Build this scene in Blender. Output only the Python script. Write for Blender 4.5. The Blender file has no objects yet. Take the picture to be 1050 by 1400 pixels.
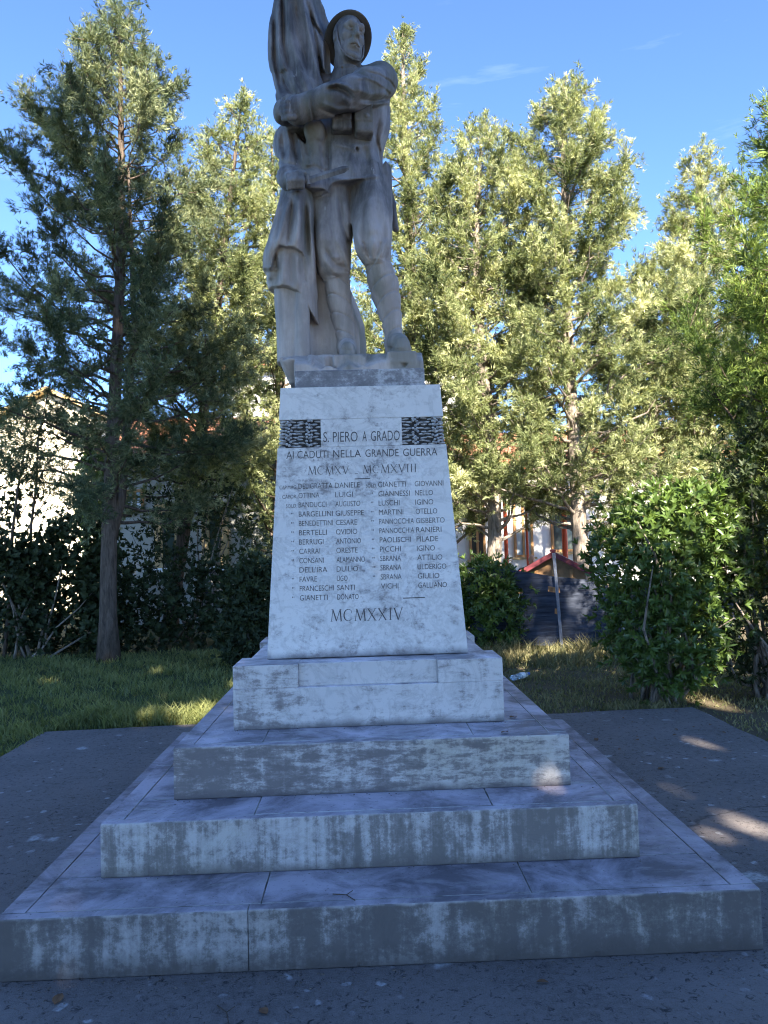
import bpy, math, random, time
import numpy as np
from mathutils import Vector, Matrix
T0 = time.time()
R = math.radians
scene = bpy.context.scene
col = scene.collection

# ------------------------------------------------------------------ camera
F_PX, CX, CY = 1050.0, 525.0, 700.0          # focal length and centre of the 1050x1400 photograph, in pixels
CAM_H = 1.6
YAW, PITCH, ROLL = R(1.50), R(2.792), R(1.66)
_fw = np.array([math.sin(YAW)*math.cos(PITCH), math.cos(YAW)*math.cos(PITCH), math.sin(PITCH)])
_r0 = np.array([math.cos(YAW), -math.sin(YAW), 0.0])
_u0 = np.cross(_r0, _fw)
_rt = _r0*math.cos(ROLL) - _u0*math.sin(ROLL)
_up = _u0*math.cos(ROLL) + _r0*math.sin(ROLL)
CAM = np.array([0.0, 0.0, CAM_H])
cam_data = bpy.data.cameras.new('camera')
cam = bpy.data.objects.new('camera', cam_data)
col.objects.link(cam)
cam.matrix_world = Matrix(((_rt[0], _up[0], -_fw[0], 0), (_rt[1], _up[1], -_fw[1], 0), (_rt[2], _up[2], -_fw[2], CAM_H), (0, 0, 0, 1)))
cam_data.sensor_fit = 'VERTICAL'
cam_data.sensor_height = 24.0
cam_data.lens = 24.0*F_PX/1400.0
cam_data.clip_end = 2000
scene.camera = cam

def at(px, py, Y):
    """world point seen at a pixel of the photograph, at depth Y"""
    d = _fw + _rt*(px-CX)/F_PX + _up*(CY-py)/F_PX
    return CAM + d*(Y/d[1])

# ------------------------------------------------------------------ light
SUN_EL, SUN_AZ = R(35), R(12)                  # elevation; azimuth to the right of straight behind the camera
SUN = np.array([math.sin(SUN_AZ)*math.cos(SUN_EL), -math.cos(SUN_AZ)*math.cos(SUN_EL), math.sin(SUN_EL)])
world = bpy.data.worlds.new('World')
scene.world = world
world.use_nodes = True
wn = world.node_tree
wn.nodes.clear()
w_out = wn.nodes.new('ShaderNodeOutputWorld')
w_bg = wn.nodes.new('ShaderNodeBackground')
w_sky = wn.nodes.new('ShaderNodeTexSky')
w_sky.sky_type = 'NISHITA'
w_sky.sun_disc = False
w_sky.sun_elevation = SUN_EL
w_sky.sun_rotation = math.atan2(SUN[0], SUN[1])
w_sky.altitude = 0
w_sky.air_density = 0.6
w_sky.dust_density = 0.0
w_sky.ozone_density = 6.5
w_bg.inputs['Strength'].default_value = 0.086
# a faint wisp of high cloud low on the right
w_co = wn.nodes.new('ShaderNodeTexCoord')
w_map = wn.nodes.new('ShaderNodeMapping'); w_map.inputs['Rotation'].default_value = (0, R(24), 0); w_map.inputs['Scale'].default_value = (1.0, 1.6, 7.0)
w_n = wn.nodes.new('ShaderNodeTexNoise'); w_n.inputs['Scale'].default_value = 2.2; w_n.inputs['Detail'].default_value = 7; w_n.inputs['Roughness'].default_value = .58
w_r = wn.nodes.new('ShaderNodeValToRGB'); w_r.color_ramp.elements[0].position = .60; w_r.color_ramp.elements[0].color = (0, 0, 0, 1); w_r.color_ramp.elements[1].position = .90; w_r.color_ramp.elements[1].color = (.22, .22, .22, 1)
w_mx = wn.nodes.new('ShaderNodeMix'); w_mx.data_type = 'RGBA'; w_mx.inputs[7].default_value = (6.0, 6.6, 7.4, 1)
wn.links.new(w_co.outputs['Generated'], w_map.inputs[0]); wn.links.new(w_map.outputs[0], w_n.inputs['Vector']); wn.links.new(w_n.outputs['Fac'], w_r.inputs[0])
wn.links.new(w_r.outputs[0], w_mx.inputs[0]); wn.links.new(w_sky.outputs[0], w_mx.inputs[6]); wn.links.new(w_mx.outputs[2], w_bg.inputs[0])

wn.links.new(w_bg.outputs[0], w_out.inputs[0])
sun_data = bpy.data.lights.new('sun', 'SUN')
sun_data.energy = 5.0
sun_data.angle = R(0.53)
sun_data.color = (1.0, 0.91, 0.76)
sun = bpy.data.objects.new('sun', sun_data)
col.objects.link(sun)
sun.rotation_euler = Vector(SUN).to_track_quat('Z', 'Y').to_euler()
scene.view_settings.view_transform = 'Standard'
scene.view_settings.look = 'None'
scene.view_settings.exposure = 2.65
scene.view_settings.gamma = 1.0
scene.cycles.filter_width = 1.1

# ------------------------------------------------------------------ helpers
def tag(o, label=None, cat=None, group=None, kind=None):
    if label: o['label'] = label
    if cat: o['category'] = cat
    if group: o['group'] = group
    if kind: o['kind'] = kind
    return o

def empty(name, loc=(0, 0, 0), rz=0.0):
    o = bpy.data.objects.new(name, None)
    o.empty_display_size = 0.1
    col.objects.link(o)
    o.location = loc
    o.rotation_euler = (0, 0, rz)
    return o

def np_mesh(name, V, Fs, mat=None, parent=None, smooth=False, tint=None, loc=None):
    """V (n,3) world or parent-local; Fs (m,k) int array of equal-sized faces, or a list of such arrays"""
    me = bpy.data.meshes.new(name)
    V = np.asarray(V, dtype=np.float32)
    if not isinstance(Fs, list): Fs = [Fs]
    Fs = [np.asarray(f, dtype=np.int32) for f in Fs if len(f)]
    if loc is not None: V = V - np.asarray(loc, dtype=np.float32)
    me.vertices.add(len(V))
    me.vertices.foreach_set('co', V.ravel())
    nl = sum(f.size for f in Fs)
    npoly = sum(len(f) for f in Fs)
    me.loops.add(nl)
    me.loops.foreach_set('vertex_index', np.concatenate([f.ravel() for f in Fs]))
    me.polygons.add(npoly)
    starts = np.concatenate([[0], np.cumsum(np.concatenate([np.full(len(f), f.shape[1]) for f in Fs]))[:-1]]).astype(np.int32)
    me.polygons.foreach_set('loop_start', starts)
    if smooth:
        me.polygons.foreach_set('use_smooth', np.ones(npoly, dtype=bool))
    me.update(calc_edges=True)
    if tint is not None:
        a = me.attributes.new('tint', 'FLOAT', 'FACE')
        a.data.foreach_set('value', np.asarray(tint, dtype=np.float32))
    if mat is not None: me.materials.append(mat)
    o = bpy.data.objects.new(name, me)
    col.objects.link(o)
    if parent is not None: o.parent = parent
    if loc is not None: o.location = loc
    return o

class MB:
    """collects shapes and links them as one mesh object"""
    def __init__(s): s.V = []; s.F = []
    def add(s, V, F):
        n = len(s.V)
        s.V += [tuple(v) for v in V]
        s.F += [tuple(i+n for i in f) for f in F]
    def box(s, x0, x1, y0, y1, z0, z1, M=None):
        V = [(x, y, z) for z in (z0, z1) for y in (y0, y1) for x in (x0, x1)]
        if M is not None: V = [tuple(M @ Vector(v)) for v in V]
        s.add(V, [(0, 2, 3, 1), (4, 5, 7, 6), (0, 1, 5, 4), (2, 6, 7, 3), (0, 4, 6, 2), (1, 3, 7, 5)])
    def frustum(s, x0, x1, y0, y1, z0, X0, X1, Y0, Y1, z1):
        V = [(x0, y0, z0), (x1, y0, z0), (x0, y1, z0), (x1, y1, z0), (X0, Y0, z1), (X1, Y0, z1), (X0, Y1, z1), (X1, Y1, z1)]
        s.add(V, [(0, 2, 3, 1), (4, 5, 7, 6), (0, 1, 5, 4), (2, 6, 7, 3), (0, 4, 6, 2), (1, 3, 7, 5)])
    def prism(s, pts, y0, y1):
        """outline in x-z, extruded along y"""
        n = len(pts)
        V = [(x, y0, z) for x, z in pts] + [(x, y1, z) for x, z in pts]
        s.add(V, [tuple(range(n)), tuple(range(2*n-1, n-1, -1))] + [(i, i+n, (i+1) % n+n, (i+1) % n) for i in range(n)])
    def tube(s, pts, radii, n=8, cap=True):
        pts = [np.asarray(p, float) for p in pts]
        if np.isscalar(radii): radii = [radii]*len(pts)
        V = []; ref = None
        for i, p in enumerate(pts):
            a = pts[max(i-1, 0)]; b = pts[min(i+1, len(pts)-1)]
            t = b-a; t = t/(np.linalg.norm(t)+1e-9)
            if ref is None: ref = np.array([1., 0, 0]) if abs(t[0]) < .8 else np.array([0, 1., 0])
            u = np.cross(t, ref); u /= np.linalg.norm(u)+1e-9
            w = np.cross(t, u); ref = np.cross(u, t)
            for k in range(n):
                an = 2*math.pi*k/n
                V.append(p+radii[i]*(math.cos(an)*u+math.sin(an)*w))
        F = []
        for i in range(len(pts)-1):
            for k in range(n):
                F.append((i*n+k, i*n+(k+1) % n, (i+1)*n+(k+1) % n, (i+1)*n+k))
        if cap:
            F.append(tuple(range(n-1, -1, -1))); F.append(tuple((len(pts)-1)*n+k for k in range(n)))
        s.add(V, F)
    def lathe(s, prof, n=16, M=None, c=(0, 0, 0)):
        V = []
        for r, z in prof:
            for k in range(n):
                an = 2*math.pi*k/n
                v = Vector((r*math.cos(an)+c[0], r*math.sin(an)+c[1], z+c[2]))
                V.append(tuple(M @ v if M is not None else v))
        F = [(i*n+k, i*n+(k+1) % n, (i+1)*n+(k+1) % n, (i+1)*n+k) for i in range(len(prof)-1) for k in range(n)]
        F.append(tuple(range(n-1, -1, -1))); F.append(tuple((len(prof)-1)*n+k for k in range(n)))
        s.add(V, F)
    def build(s, name, mat=None, parent=None, smooth=False, bevel=0.0, seg=2, loc=None):
        me = bpy.data.meshes.new(name)
        V = s.V
        if loc is not None: V = [(v[0]-loc[0], v[1]-loc[1], v[2]-loc[2]) for v in V]
        me.from_pydata(V, [], s.F)
        if smooth: me.polygons.foreach_set('use_smooth', np.ones(len(me.polygons), dtype=bool))
        me.update()
        if mat is not None: me.materials.append(mat)
        o = bpy.data.objects.new(name, me)
        col.objects.link(o)
        if parent is not None: o.parent = parent
        if loc is not None: o.location = loc
        if bevel:
            b = o.modifiers.new('bevel', 'BEVEL'); b.width = bevel; b.segments = seg; b.limit_method = 'ANGLE'; b.angle_limit = R(40)
        return o

# ------------------------------------------------------------------ materials
class NT:
    def __init__(s, name, rough=0.8, spec=0.3):
        s.m = bpy.data.materials.new(name); s.m.use_nodes = True
        s.t = s.m.node_tree; s.n = s.t.nodes; s.l = s.t.links
        s.b = s.n['Principled BSDF']; s.out = s.n['Material Output']
        s.b.inputs['Roughness'].default_value = rough
        s.b.inputs['Specular IOR Level'].default_value = spec
        s._co = None
    def link(s, a, b): s.l.new(a, b)
    def co(s, scale=(1, 1, 1), space='Object'):
        if s._co is None: s._co = s.n.new('ShaderNodeTexCoord')
        m = s.n.new('ShaderNodeMapping'); m.inputs['Scale'].default_value = scale
        s.link(s._co.outputs[space], m.inputs[0])
        return m.outputs[0]
    def noise(s, vec, scale, detail=4, rough=.55, dist=0.0):
        n = s.n.new('ShaderNodeTexNoise'); n.inputs['Scale'].default_value = scale
        n.inputs['Detail'].default_value = detail; n.inputs['Roughness'].default_value = rough; n.inputs['Distortion'].default_value = dist
        if vec is not None: s.link(vec, n.inputs['Vector'])
        return n.outputs['Fac']
    def voro(s, vec, scale, feature='F1', out='Distance', rnd=1.0):
        n = s.n.new('ShaderNodeTexVoronoi'); n.feature = feature; n.inputs['Scale'].default_value = scale
        n.inputs['Randomness'].default_value = rnd
        s.link(vec, n.inputs['Vector'])
        return n.outputs[out]
    def ramp(s, fac, *stops, interp='LINEAR'):
        r = s.n.new('ShaderNodeValToRGB'); r.color_ramp.interpolation = interp
        e = r.color_ramp.elements
        while len(e) < len(stops): e.new(0.5)
        for k, (p, c) in enumerate(stops):
            e[k].position = p
            e[k].color = (c, c, c, 1) if np.isscalar(c) else (*c, 1)
        s.link(fac, r.inputs[0])
        return r.outputs[0]
    def mix(s, fac, a, b, mode='MIX'):
        m = s.n.new('ShaderNodeMix'); m.data_type = 'RGBA'; m.blend_type = mode
        for sock, v in ((m.inputs[0], fac), (m.inputs[6], a), (m.inputs[7], b)):
            if hasattr(v, 'is_output'): s.link(v, sock)
            elif np.isscalar(v): sock.default_value = v if sock == m.inputs[0] else (v, v, v, 1)
            else: sock.default_value = (*v, 1)
        return m.outputs[2]
    def math(s, op, a, b=0.0, c=0.0):
        m = s.n.new('ShaderNodeMath'); m.operation = op
        for sock, v in zip(m.inputs, (a, b, c)):
            if hasattr(v, 'is_output'): s.link(v, sock)
            else: sock.default_value = v
        return m.outputs[0]
    def sep(s, vec):
        x = s.n.new('ShaderNodeSeparateXYZ'); s.link(vec, x.inputs[0]); return x.outputs
    def geo(s, out): 
        g = s.n.new('ShaderNodeNewGeometry'); return g.outputs[out]
    def attr(s, name):
        a = s.n.new('ShaderNodeAttribute'); a.attribute_name = name; return a.outputs['Fac']
    def bump(s, h, strength=.3, dist=.01):
        b = s.n.new('ShaderNodeBump'); b.inputs['Strength'].default_value = strength; b.inputs['Distance'].default_value = dist
        s.link(h, b.inputs['Height']); s.link(b.outputs[0], s.b.inputs['Normal'])
    def color(s, c):
        if hasattr(c, 'is_output'): s.link(c, s.b.inputs['Base Color'])
        else: s.b.inputs['Base Color'].default_value = (*c, 1)
        return s.m
    def rough(s, c): s.link(c, s.b.inputs['Roughness'])

def plain(name, c, rough=.7, var=.25, scale=8, metal=0.0, spec=.3, bump=.15):
    t = NT(name, rough, spec)
    n = t.noise(t.co(), scale, 6, .6)
    lo = tuple(v*(1-var) for v in c); hi = tuple(min(1, v*(1+var)) for v in c)
    t.color(t.ramp(n, (.3, lo), (.7, hi)))
    t.b.inputs['Metallic'].default_value = metal
    if bump: t.bump(t.noise(t.co(), scale*8, 3), bump, .01)
    return t.m
# ================================================================== statue (sculpted as distance fields, meshed by surface nets)
class Field:
    def __init__(s, lo, hi, h):
        s.lo = np.asarray(lo, float); s.h = h
        s.n = np.ceil((np.asarray(hi)-s.lo)/h).astype(int)+1
        s.D = np.full(s.n, 0.5, dtype=np.float32)
        s.ax = [(s.lo[i]+h*np.arange(s.n[i])).astype(np.float32) for i in range(3)]
    def sub(s, lo, hi):
        i0 = np.clip(np.floor((np.asarray(lo)-s.lo)/s.h).astype(int), 0, s.n-1)
        i1 = np.clip(np.ceil((np.asarray(hi)-s.lo)/s.h).astype(int)+1, 1, s.n)
        sl = tuple(slice(a, b) for a, b in zip(i0, i1))
        X = s.ax[0][sl[0]][:, None, None]; Y = s.ax[1][sl[1]][None, :, None]; Z = s.ax[2][sl[2]][None, None, :]
        return sl, X, Y, Z
    def op(s, sl, d, k, mode='u'):
        A = s.D[sl]
        if mode == 'u':
            if k > 0:
                h = np.maximum(k-np.abs(A-d), 0)/k
                s.D[sl] = np.minimum(A, d)-h*h*k*.25
            else: s.D[sl] = np.minimum(A, d)
        elif mode == 's':
            d = -d
            if k > 0:
                h = np.maximum(k-np.abs(A-d), 0)/k
                s.D[sl] = np.maximum(A, d)+h*h*k*.25
            else: s.D[sl] = np.maximum(A, d)
    def cone(s, a, b, r1, r2=None, k=.02, mode='u', flat=None):
        a = np.asarray(a, float); b = np.asarray(b, float)
        if r2 is None: r2 = r1
        m = max(r1, r2)+k+3*s.h
        sl, X, Y, Z = s.sub(np.minimum(a, b)-m, np.maximum(a, b)+m)
        ba = b-a; L2 = float(ba @ ba)+1e-12
        t = np.clip(((X-a[0])*ba[0]+(Y-a[1])*ba[1]+(Z-a[2])*ba[2])/L2, 0, 1)
        d = np.sqrt((X-a[0]-t*ba[0])**2+(Y-a[1]-t*ba[1])**2+(Z-a[2]-t*ba[2])**2)-(r1+t*(r2-r1))
        s.op(sl, d.astype(np.float32), k, mode)
    def chain(s, pts, radii, k=.02, mode='u'):
        if np.isscalar(radii): radii = [radii]*len(pts)
        for i in range(len(pts)-1): s.cone(pts[i], pts[i+1], radii[i], radii[i+1], k, mode)
    def ell(s, c, r, k=.02, mode='u', M=None):
        c = np.asarray(c, float); r = np.asarray(r, float)
        m = r.max()+k+3*s.h if M is not None else r+k+3*s.h
        sl, X, Y, Z = s.sub(c-m, c+m)
        x, y, z = X-c[0], Y-c[1], Z-c[2]
        if M is not None:
            x, y, z = [M[0, i]*x+M[1, i]*y+M[2, i]*z for i in range(3)]   # columns of M are the local axes
        k0 = np.sqrt((x/r[0])**2+(y/r[1])**2+(z/r[2])**2)
        k1 = np.sqrt((x/r[0]**2)**2+(y/r[1]**2)**2+(z/r[2]**2)**2)+1e-6
        s.op(sl, (k0*(k0-1)/k1).astype(np.float32), k, mode)
    def box(s, c, r, rad=.01, k=.01, mode='u', M=None):
        c = np.asarray(c, float); r = np.asarray(r, float)
        m = np.linalg.norm(r)+k+3*s.h
        sl, X, Y, Z = s.sub(c-m, c+m)
        x, y, z = X-c[0], Y-c[1], Z-c[2]
        if M is not None:
            x, y, z = [M[0, i]*x+M[1, i]*y+M[2, i]*z for i in range(3)]
        q = [np.abs(v)-(ri-rad) for v, ri in zip((x, y, z), r)]
        d = np.sqrt(np.maximum(q[0], 0)**2+np.maximum(q[1], 0)**2+np.maximum(q[2], 0)**2)+np.minimum(np.maximum(q[0], np.maximum(q[1], q[2])), 0)-rad
        s.op(sl, d.astype(np.float32), k, mode)
    def loft(s, lev, k=.02, mode='u', folds=(), zcut=None, power=2.0):
        """lev: (z, cx, cy, rx, ry); folds: (n, amp, phase, twist); zcut(X,Y) -> lowest z kept"""
        lev = sorted(lev); L = np.array(lev, float)
        rm = L[:, 3:].max()+k+4*s.h+.03
        lo = np.array([L[:, 1].min()-rm, L[:, 2].min()-rm, L[0, 0]-.04]); hi = np.array([L[:, 1].max()+rm, L[:, 2].max()+rm, L[-1, 0]+.04])
        sl, X, Y, Z = s.sub(lo, hi)
        zz = Z.ravel()
        # smooth interpolation
        def it(c):
            zs = np.linspace(L[0, 0], L[-1, 0], 120); v = np.interp(zs, L[:, 0], L[:, c])
            w = max(3, int(len(zs)*.05)) | 1
            vp = np.pad(v, w//2, mode='edge'); v = np.convolve(vp, np.ones(w)/w, 'valid')
            return np.interp(zz, zs, v)[None, None, :]
        cx, cy, rx, ry = it(1), it(2), it(3), it(4)
        x, y = X-cx, Y-cy
        kk = (np.abs(x/rx)**power+np.abs(y/ry)**power)**(1/power)
        d = (kk-1)*np.minimum(rx, ry)
        if folds:
            th = np.arctan2(y/ry, x/rx)
            for n, amp, ph, tw in folds:
                d = d-amp*np.sin(n*th+ph+tw*Z)
        zlo = L[0, 0] if zcut is None else zcut(X, Y)
        d = np.maximum(d, np.maximum(zlo-Z, Z-L[-1, 0]))
        s.op(sl, d.astype(np.float32), k, mode)
    def disp(s, lo, hi, fn):
        sl, X, Y, Z = s.sub(lo, hi)
        s.D[sl] += fn(X, Y, Z).astype(np.float32)
    def paint(s, pts, w, amp, Y0, Y1):
        """raises (amp > 0) or carves (amp < 0) a soft fold along a line given in photograph pixels, on surfaces between two depths"""
        amp *= 1.4; w *= .86
        c = np.array([at(x, y, Y) for x, y in pts for Y in (Y0, Y1)])
        m = w*U*3+abs(amp)*2+.01
        lo = c.min(0)-m; hi = c.max(0)+m; lo[1] = Y0; hi[1] = Y1
        sl, X, Y, Z = s.sub(lo, hi)
        dx, dy, dz = X-CAM[0], Y-CAM[1], Z-CAM[2]
        q = _fw[0]*dx+_fw[1]*dy+_fw[2]*dz
        px = CX+F_PX*(_rt[0]*dx+_rt[1]*dy+_rt[2]*dz)/q
        py = CY-F_PX*(_up[0]*dx+_up[1]*dy+_up[2]*dz)/q
        best = None
        for i in range(len(pts)-1):
            (x0, y0), (x1, y1) = pts[i], pts[i+1]
            ux, uy = x1-x0, y1-y0; L2 = ux*ux+uy*uy
            t = np.clip(((px-x0)*ux+(py-y0)*uy)/L2, 0, 1)
            tt = (i+t)/(len(pts)-1)
            d2 = (px-x0-t*ux)**2+(py-y0-t*uy)**2
            v = np.exp(-d2/(w*w))*np.clip(np.minimum(tt, 1-tt)*5+.25, 0, 1)
            best = v if best is None else np.maximum(best, v)
        s.D[sl] -= (amp*best).astype(np.float32)
    def mesh(s):
        D = s.D; S = D < 0
        n = S.shape
        c = np.zeros((n[0]-1, n[1]-1, n[2]-1), dtype=np.int8)
        for i in (0, 1):
            for j in (0, 1):
                for k in (0, 1):
                    c += S[i:n[0]-1+i, j:n[1]-1+j, k:n[2]-1+k]
        act = (c > 0) & (c < 8)
        I = np.argwhere(act)
        acc = np.zeros((len(I), 3), dtype=np.float64); cnt = np.zeros(len(I))
        offs = [(0, 0, 0), (1, 0, 0), (0, 1, 0), (1, 1, 0), (0, 0, 1), (1, 0, 1), (0, 1, 1), (1, 1, 1)]
        edges = [(0, 1), (2, 3), (4, 5), (6, 7), (0, 2), (1, 3), (4, 6), (5, 7), (0, 4), (1, 5), (2, 6), (3, 7)]
        vals = [D[I[:, 0]+o[0], I[:, 1]+o[1], I[:, 2]+o[2]] for o in offs]
        for a, b in edges:
            va, vb = vals[a], vals[b]
            m = (va < 0) != (vb < 0)
            t = np.where(m, va/(va-vb+1e-12), 0)
            pa = np.array(offs[a], float); pb = np.array(offs[b], float)
            acc += np.where(m[:, None], pa+t[:, None]*(pb-pa), 0); cnt += m
        V = s.lo+s.h*(I+acc/cnt[:, None])
        vid = np.full(c.shape, -1, dtype=np.int32); vid[act] = np.arange(len(I))
        F = []
        for ax in range(3):
            o = [0, 1, 2]; b, g = [(1, 2), (2, 0), (0, 1)][ax]
            slA = [slice(None)]*3; slB = [slice(None)]*3
            slA[ax] = slice(0, -1); slB[ax] = slice(1, None)
            for q in (b, g):
                slA[q] = slice(1, -1); slB[q] = slice(1, -1)
            sa, sb = S[tuple(slA)], S[tuple(slB)]
            E = np.argwhere(sa != sb)
            pos = sa[sa != sb]
            E[:, b] += 1; E[:, g] += 1
            def cell(db, dg):
                P = E.copy(); P[:, b] += db; P[:, g] += dg
                return vid[P[:, 0], P[:, 1], P[:, 2]]
            q = np.stack([cell(-1, -1), cell(0, -1), cell(0, 0), cell(-1, 0)], 1)
            q[~pos] = q[~pos][:, ::-1]
            F.append(q)
        F = np.concatenate(F)
        F = F[(F >= 0).all(1)]
        return V, F

U = 0.0044                                     # metres per photograph pixel at the statue
STAT_Z = 2.515
STAT = np.array([0.0, 4.63, STAT_Z])

def vnoise(X, Y, Z, f, seed=0):
    """cheap smooth noise from crossed sines"""
    rr = np.random.RandomState(seed); o = 0
    for i in range(6):
        w = rr.normal(size=3); w = w/np.linalg.norm(w)*f*(.6+.25*i); p = rr.uniform(0, 6.28)
        o = o+np.sin(w[0]*X+w[1]*Y+w[2]*Z+p)/(1+.35*i)
    return o/3.0

def lev(py, x0, x1, Y, ry):
    """loft level from the photograph: row, left, right, depth of the axis and half thickness there"""
    p = at((x0+x1)/2, py, Y)
    return (p[2], p[0], Y, abs(x1-x0)/2*U, ry)

def frame(yaw, pitch, roll=0.0):
    """axes of a head: columns = its left, its front, its up; yaw to the viewer's right, pitch up"""
    f = np.array([math.sin(yaw)*math.cos(pitch), -math.cos(yaw)*math.cos(pitch), math.sin(pitch)])
    l = np.array([math.cos(yaw), math.sin(yaw), 0.0])
    u = np.cross(l, f)*-1
    if u[2] < 0: u = -u
    l2 = l*math.cos(roll)+u*math.sin(roll); u2 = u*math.cos(roll)-l*math.sin(roll)
    return np.stack([l2, f, u2], 1)

def build_statue():
    H = 0.0052
    B = Field((-.60, 4.10, 2.66), (.32, 4.98, 5.06), H)
    # ---- trunk of the body in a tunic
    def fl(py, x0, x1, Y, ry):                                      # row measured on the front of the body
        a = at((x0+x1)/2, py, Y-ry*.85); b = at((x0+x1)/2, py, Y)
        return (a[2], b[0], Y, abs(x1-x0)/2*U, ry)
    B.loft([fl(104, 452, 505, 4.67, .10), fl(112, 440, 524, 4.68, .14), fl(130, 424, 535, 4.68, .17),
            fl(160, 416, 534, 4.68, .175), fl(190, 412, 525, 4.68, .165), fl(205, 410, 524, 4.68, .17), fl(228, 410, 530, 4.67, .19), fl(256, 410, 539, 4.67, .205)],
           k=.0, folds=((7, .003, .5, 3.0),), zcut=lambda X, Y: at(478, 249, 4.5)[2]+.02*np.sin(9*X+.6)-.06*np.clip(X-.10, 0, 1)-.10*np.clip(-X-.13, 0, .12)/.12)
    B.cone(at(440, 122, 4.72), at(522, 108, 4.66), .075, .08, k=.04)
    # skirt on the viewer's left hangs lower
    B.loft([lev(205, 405, 448, 4.62, .13), lev(225, 407, 450, 4.62, .135), lev(250, 407, 453, 4.60, .16), lev(273, 406, 455, 4.60, .165)], k=.02, folds=((6, .004, 0, 2),))
    # ---- breeches
    B.loft([lev(235, 420, 482, 4.67, .15), lev(270, 417, 484, 4.67, .155), lev(305, 419, 484, 4.65, .15), lev(335, 425, 482, 4.62, .14), lev(362, 434, 480, 4.61, .12), lev(377, 437, 480, 4.61, .105), lev(385, 446, 476, 4.62, .07)],
           k=.015, folds=((5, .006, .4, 5.0),))
    B.loft([lev(235, 480, 537, 4.66, .14), lev(270, 480, 537, 4.62, .145), lev(300, 481, 536.5, 4.575, .14), lev(325, 483, 535, 4.54, .13), lev(345, 486, 534, 4.52, .115), lev(358, 495, 533, 4.52, .09), lev(364, 501, 532, 4.525, .065)],
           k=.02, folds=((5, .005, 1.4, 4.0),))
    # ---- lower legs in puttees
    calfR = [lev(381, 445, 478, 4.62, .075), lev(400, 445, 479.5, 4.635, .085), lev(420, 449, 481, 4.645, .08), lev(440, 454, 484, 4.645, .068), lev(458, 459.5, 485, 4.64, .058), lev(472, 462, 486, 4.635, .056), lev(482, 462, 488, 4.63, .058)]
    calfL = [lev(360, 500, 534, 4.53, .072), lev(385, 503, 544, 4.555, .092), lev(410, 510, 547, 4.565, .085), lev(440, 522, 548.5, 4.56, .062), lev(458, 526, 549, 4.55, .054), lev(474, 528, 552, 4.54, .054), lev(482, 528, 553, 4.535, .056)]
    B.loft(calfR, k=.008); B.loft(calfL, k=.008)
    def puttee(lv, slope, pitch, ph):
        L = np.array(sorted(lv))
        z0, z1 = L[0, 0]+.075, L[-1, 0]-.01
        def fn(X, Y, Z):
            cx = np.interp(Z.ravel(), L[:, 0], L[:, 1])[None, None, :]
            cy = np.interp(Z.ravel(), L[:, 0], L[:, 2])[None, None, :]
            q = (Z+slope*(X-cx)+.5*abs(slope)*(Y-cy)+ph)/pitch
            fr = q-np.floor(q)
            saw = .007*np.minimum(fr, (1-fr)*6)-.006*np.exp(-(fr/.06)**2)-.006*np.exp(-((fr-1.0)/.06)**2)
            near = (np.hypot(X-cx, Y-cy) < .16) & (Z > z0) & (Z < z1)
            return -saw*near
        B.disp((L[:, 1].min()-.15, 4.35, z0), (L[:, 1].max()+.12, 4.8, z1), fn)
    puttee(calfR, .42, .105, .03); puttee(calfL, -.55, .10, .01)
    # ---- boots
    zf = 2.735
    def boot(ank, toe, w):
        a = np.array(ank); t = np.array(toe); d = (t-a)[:2]; d = d/np.linalg.norm(d); n = np.array([-d[1], d[0]])
        heel = np.array([a[0]-d[0]*.04, a[1]-d[1]*.04, zf+.045])
        mid = np.array([a[0]+(t[0]-a[0])*.55, a[1]+(t[1]-a[1])*.55, zf+.075])
        B.cone(a, heel, w*1.05, w*.95, k=.02)
        B.cone(np.array([a[0], a[1], zf+.10]), mid, w*1.05, w*.92, k=.03)
        B.cone(mid, np.array([t[0], t[1], zf+.045]), w*.95, w*.85, k=.03)
        B.cone(np.array([heel[0], heel[1], zf+.012]), np.array([t[0], t[1], zf+.012]), w*1.0, w*1.0, k=.006)
        m = w*1.6
        B.disp((a[0]-.3, a[1]-.35, zf-.12), (a[0]+.3, a[1]+.2, zf+.02), lambda X, Y, Z: np.where(Z < zf-.012, .1, 0)+0*X+0*Y)
    boot(at(474, 474, 4.635), at(476, 489, 4.46), .052)
    boot(at(540, 474, 4.54), at(550, 489, 4.38), .054)
    # ---- neck, collar
    B.cone(at(474, 104, 4.66), at(476, 76, 4.65), .088, .082, k=.03)
    B.loft([fl(112, 452, 500, 4.655, .112), fl(100, 454, 497.5, 4.65, .106), fl(89, 455.5, 496.5, 4.645, .100)], k=.004)
    # ---- his left arm across the chest
    B.ell(at(520, 110, 4.64), (.092, .105, .105), k=.03)
    B.cone(at(504, 112, 4.68), at(521, 112, 4.62), .09, .095, k=.03)
    B.chain([at(520, 113, 4.60), at(502, 119, 4.47), at(482, 127.5, 4.385)], [.098, .100, .092], k=.04)
    B.chain([at(482, 127.5, 4.385), at(450, 137.5, 4.375), at(410, 149.5, 4.375)], [.092, .084, .076], k=.03)
    B.cone(at(409, 150.3, 4.375), at(406, 150.8, 4.375), .080, .080, k=.006)                    # cuff edge
    # his left hand: palm, four fingers gripping the bunched flag, thumb
    B.ell(at(402, 150, 4.375), (.055, .045, .068), k=.02)
    for i in range(4):
        y = 140.5+6.6*i; rr = (.0165, .0175, .0165, .0145)[i]; ln = (0, 1.5, 1, -1)[i]
        B.chain([at(402, y, 4.325), at(393.5-ln, y+.3, 4.315), at(387-ln, y+1.2, 4.345), at(386-ln, y+1.8, 4.40)], [rr*1.1, rr*1.08, rr, rr*.85], k=.007)
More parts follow.
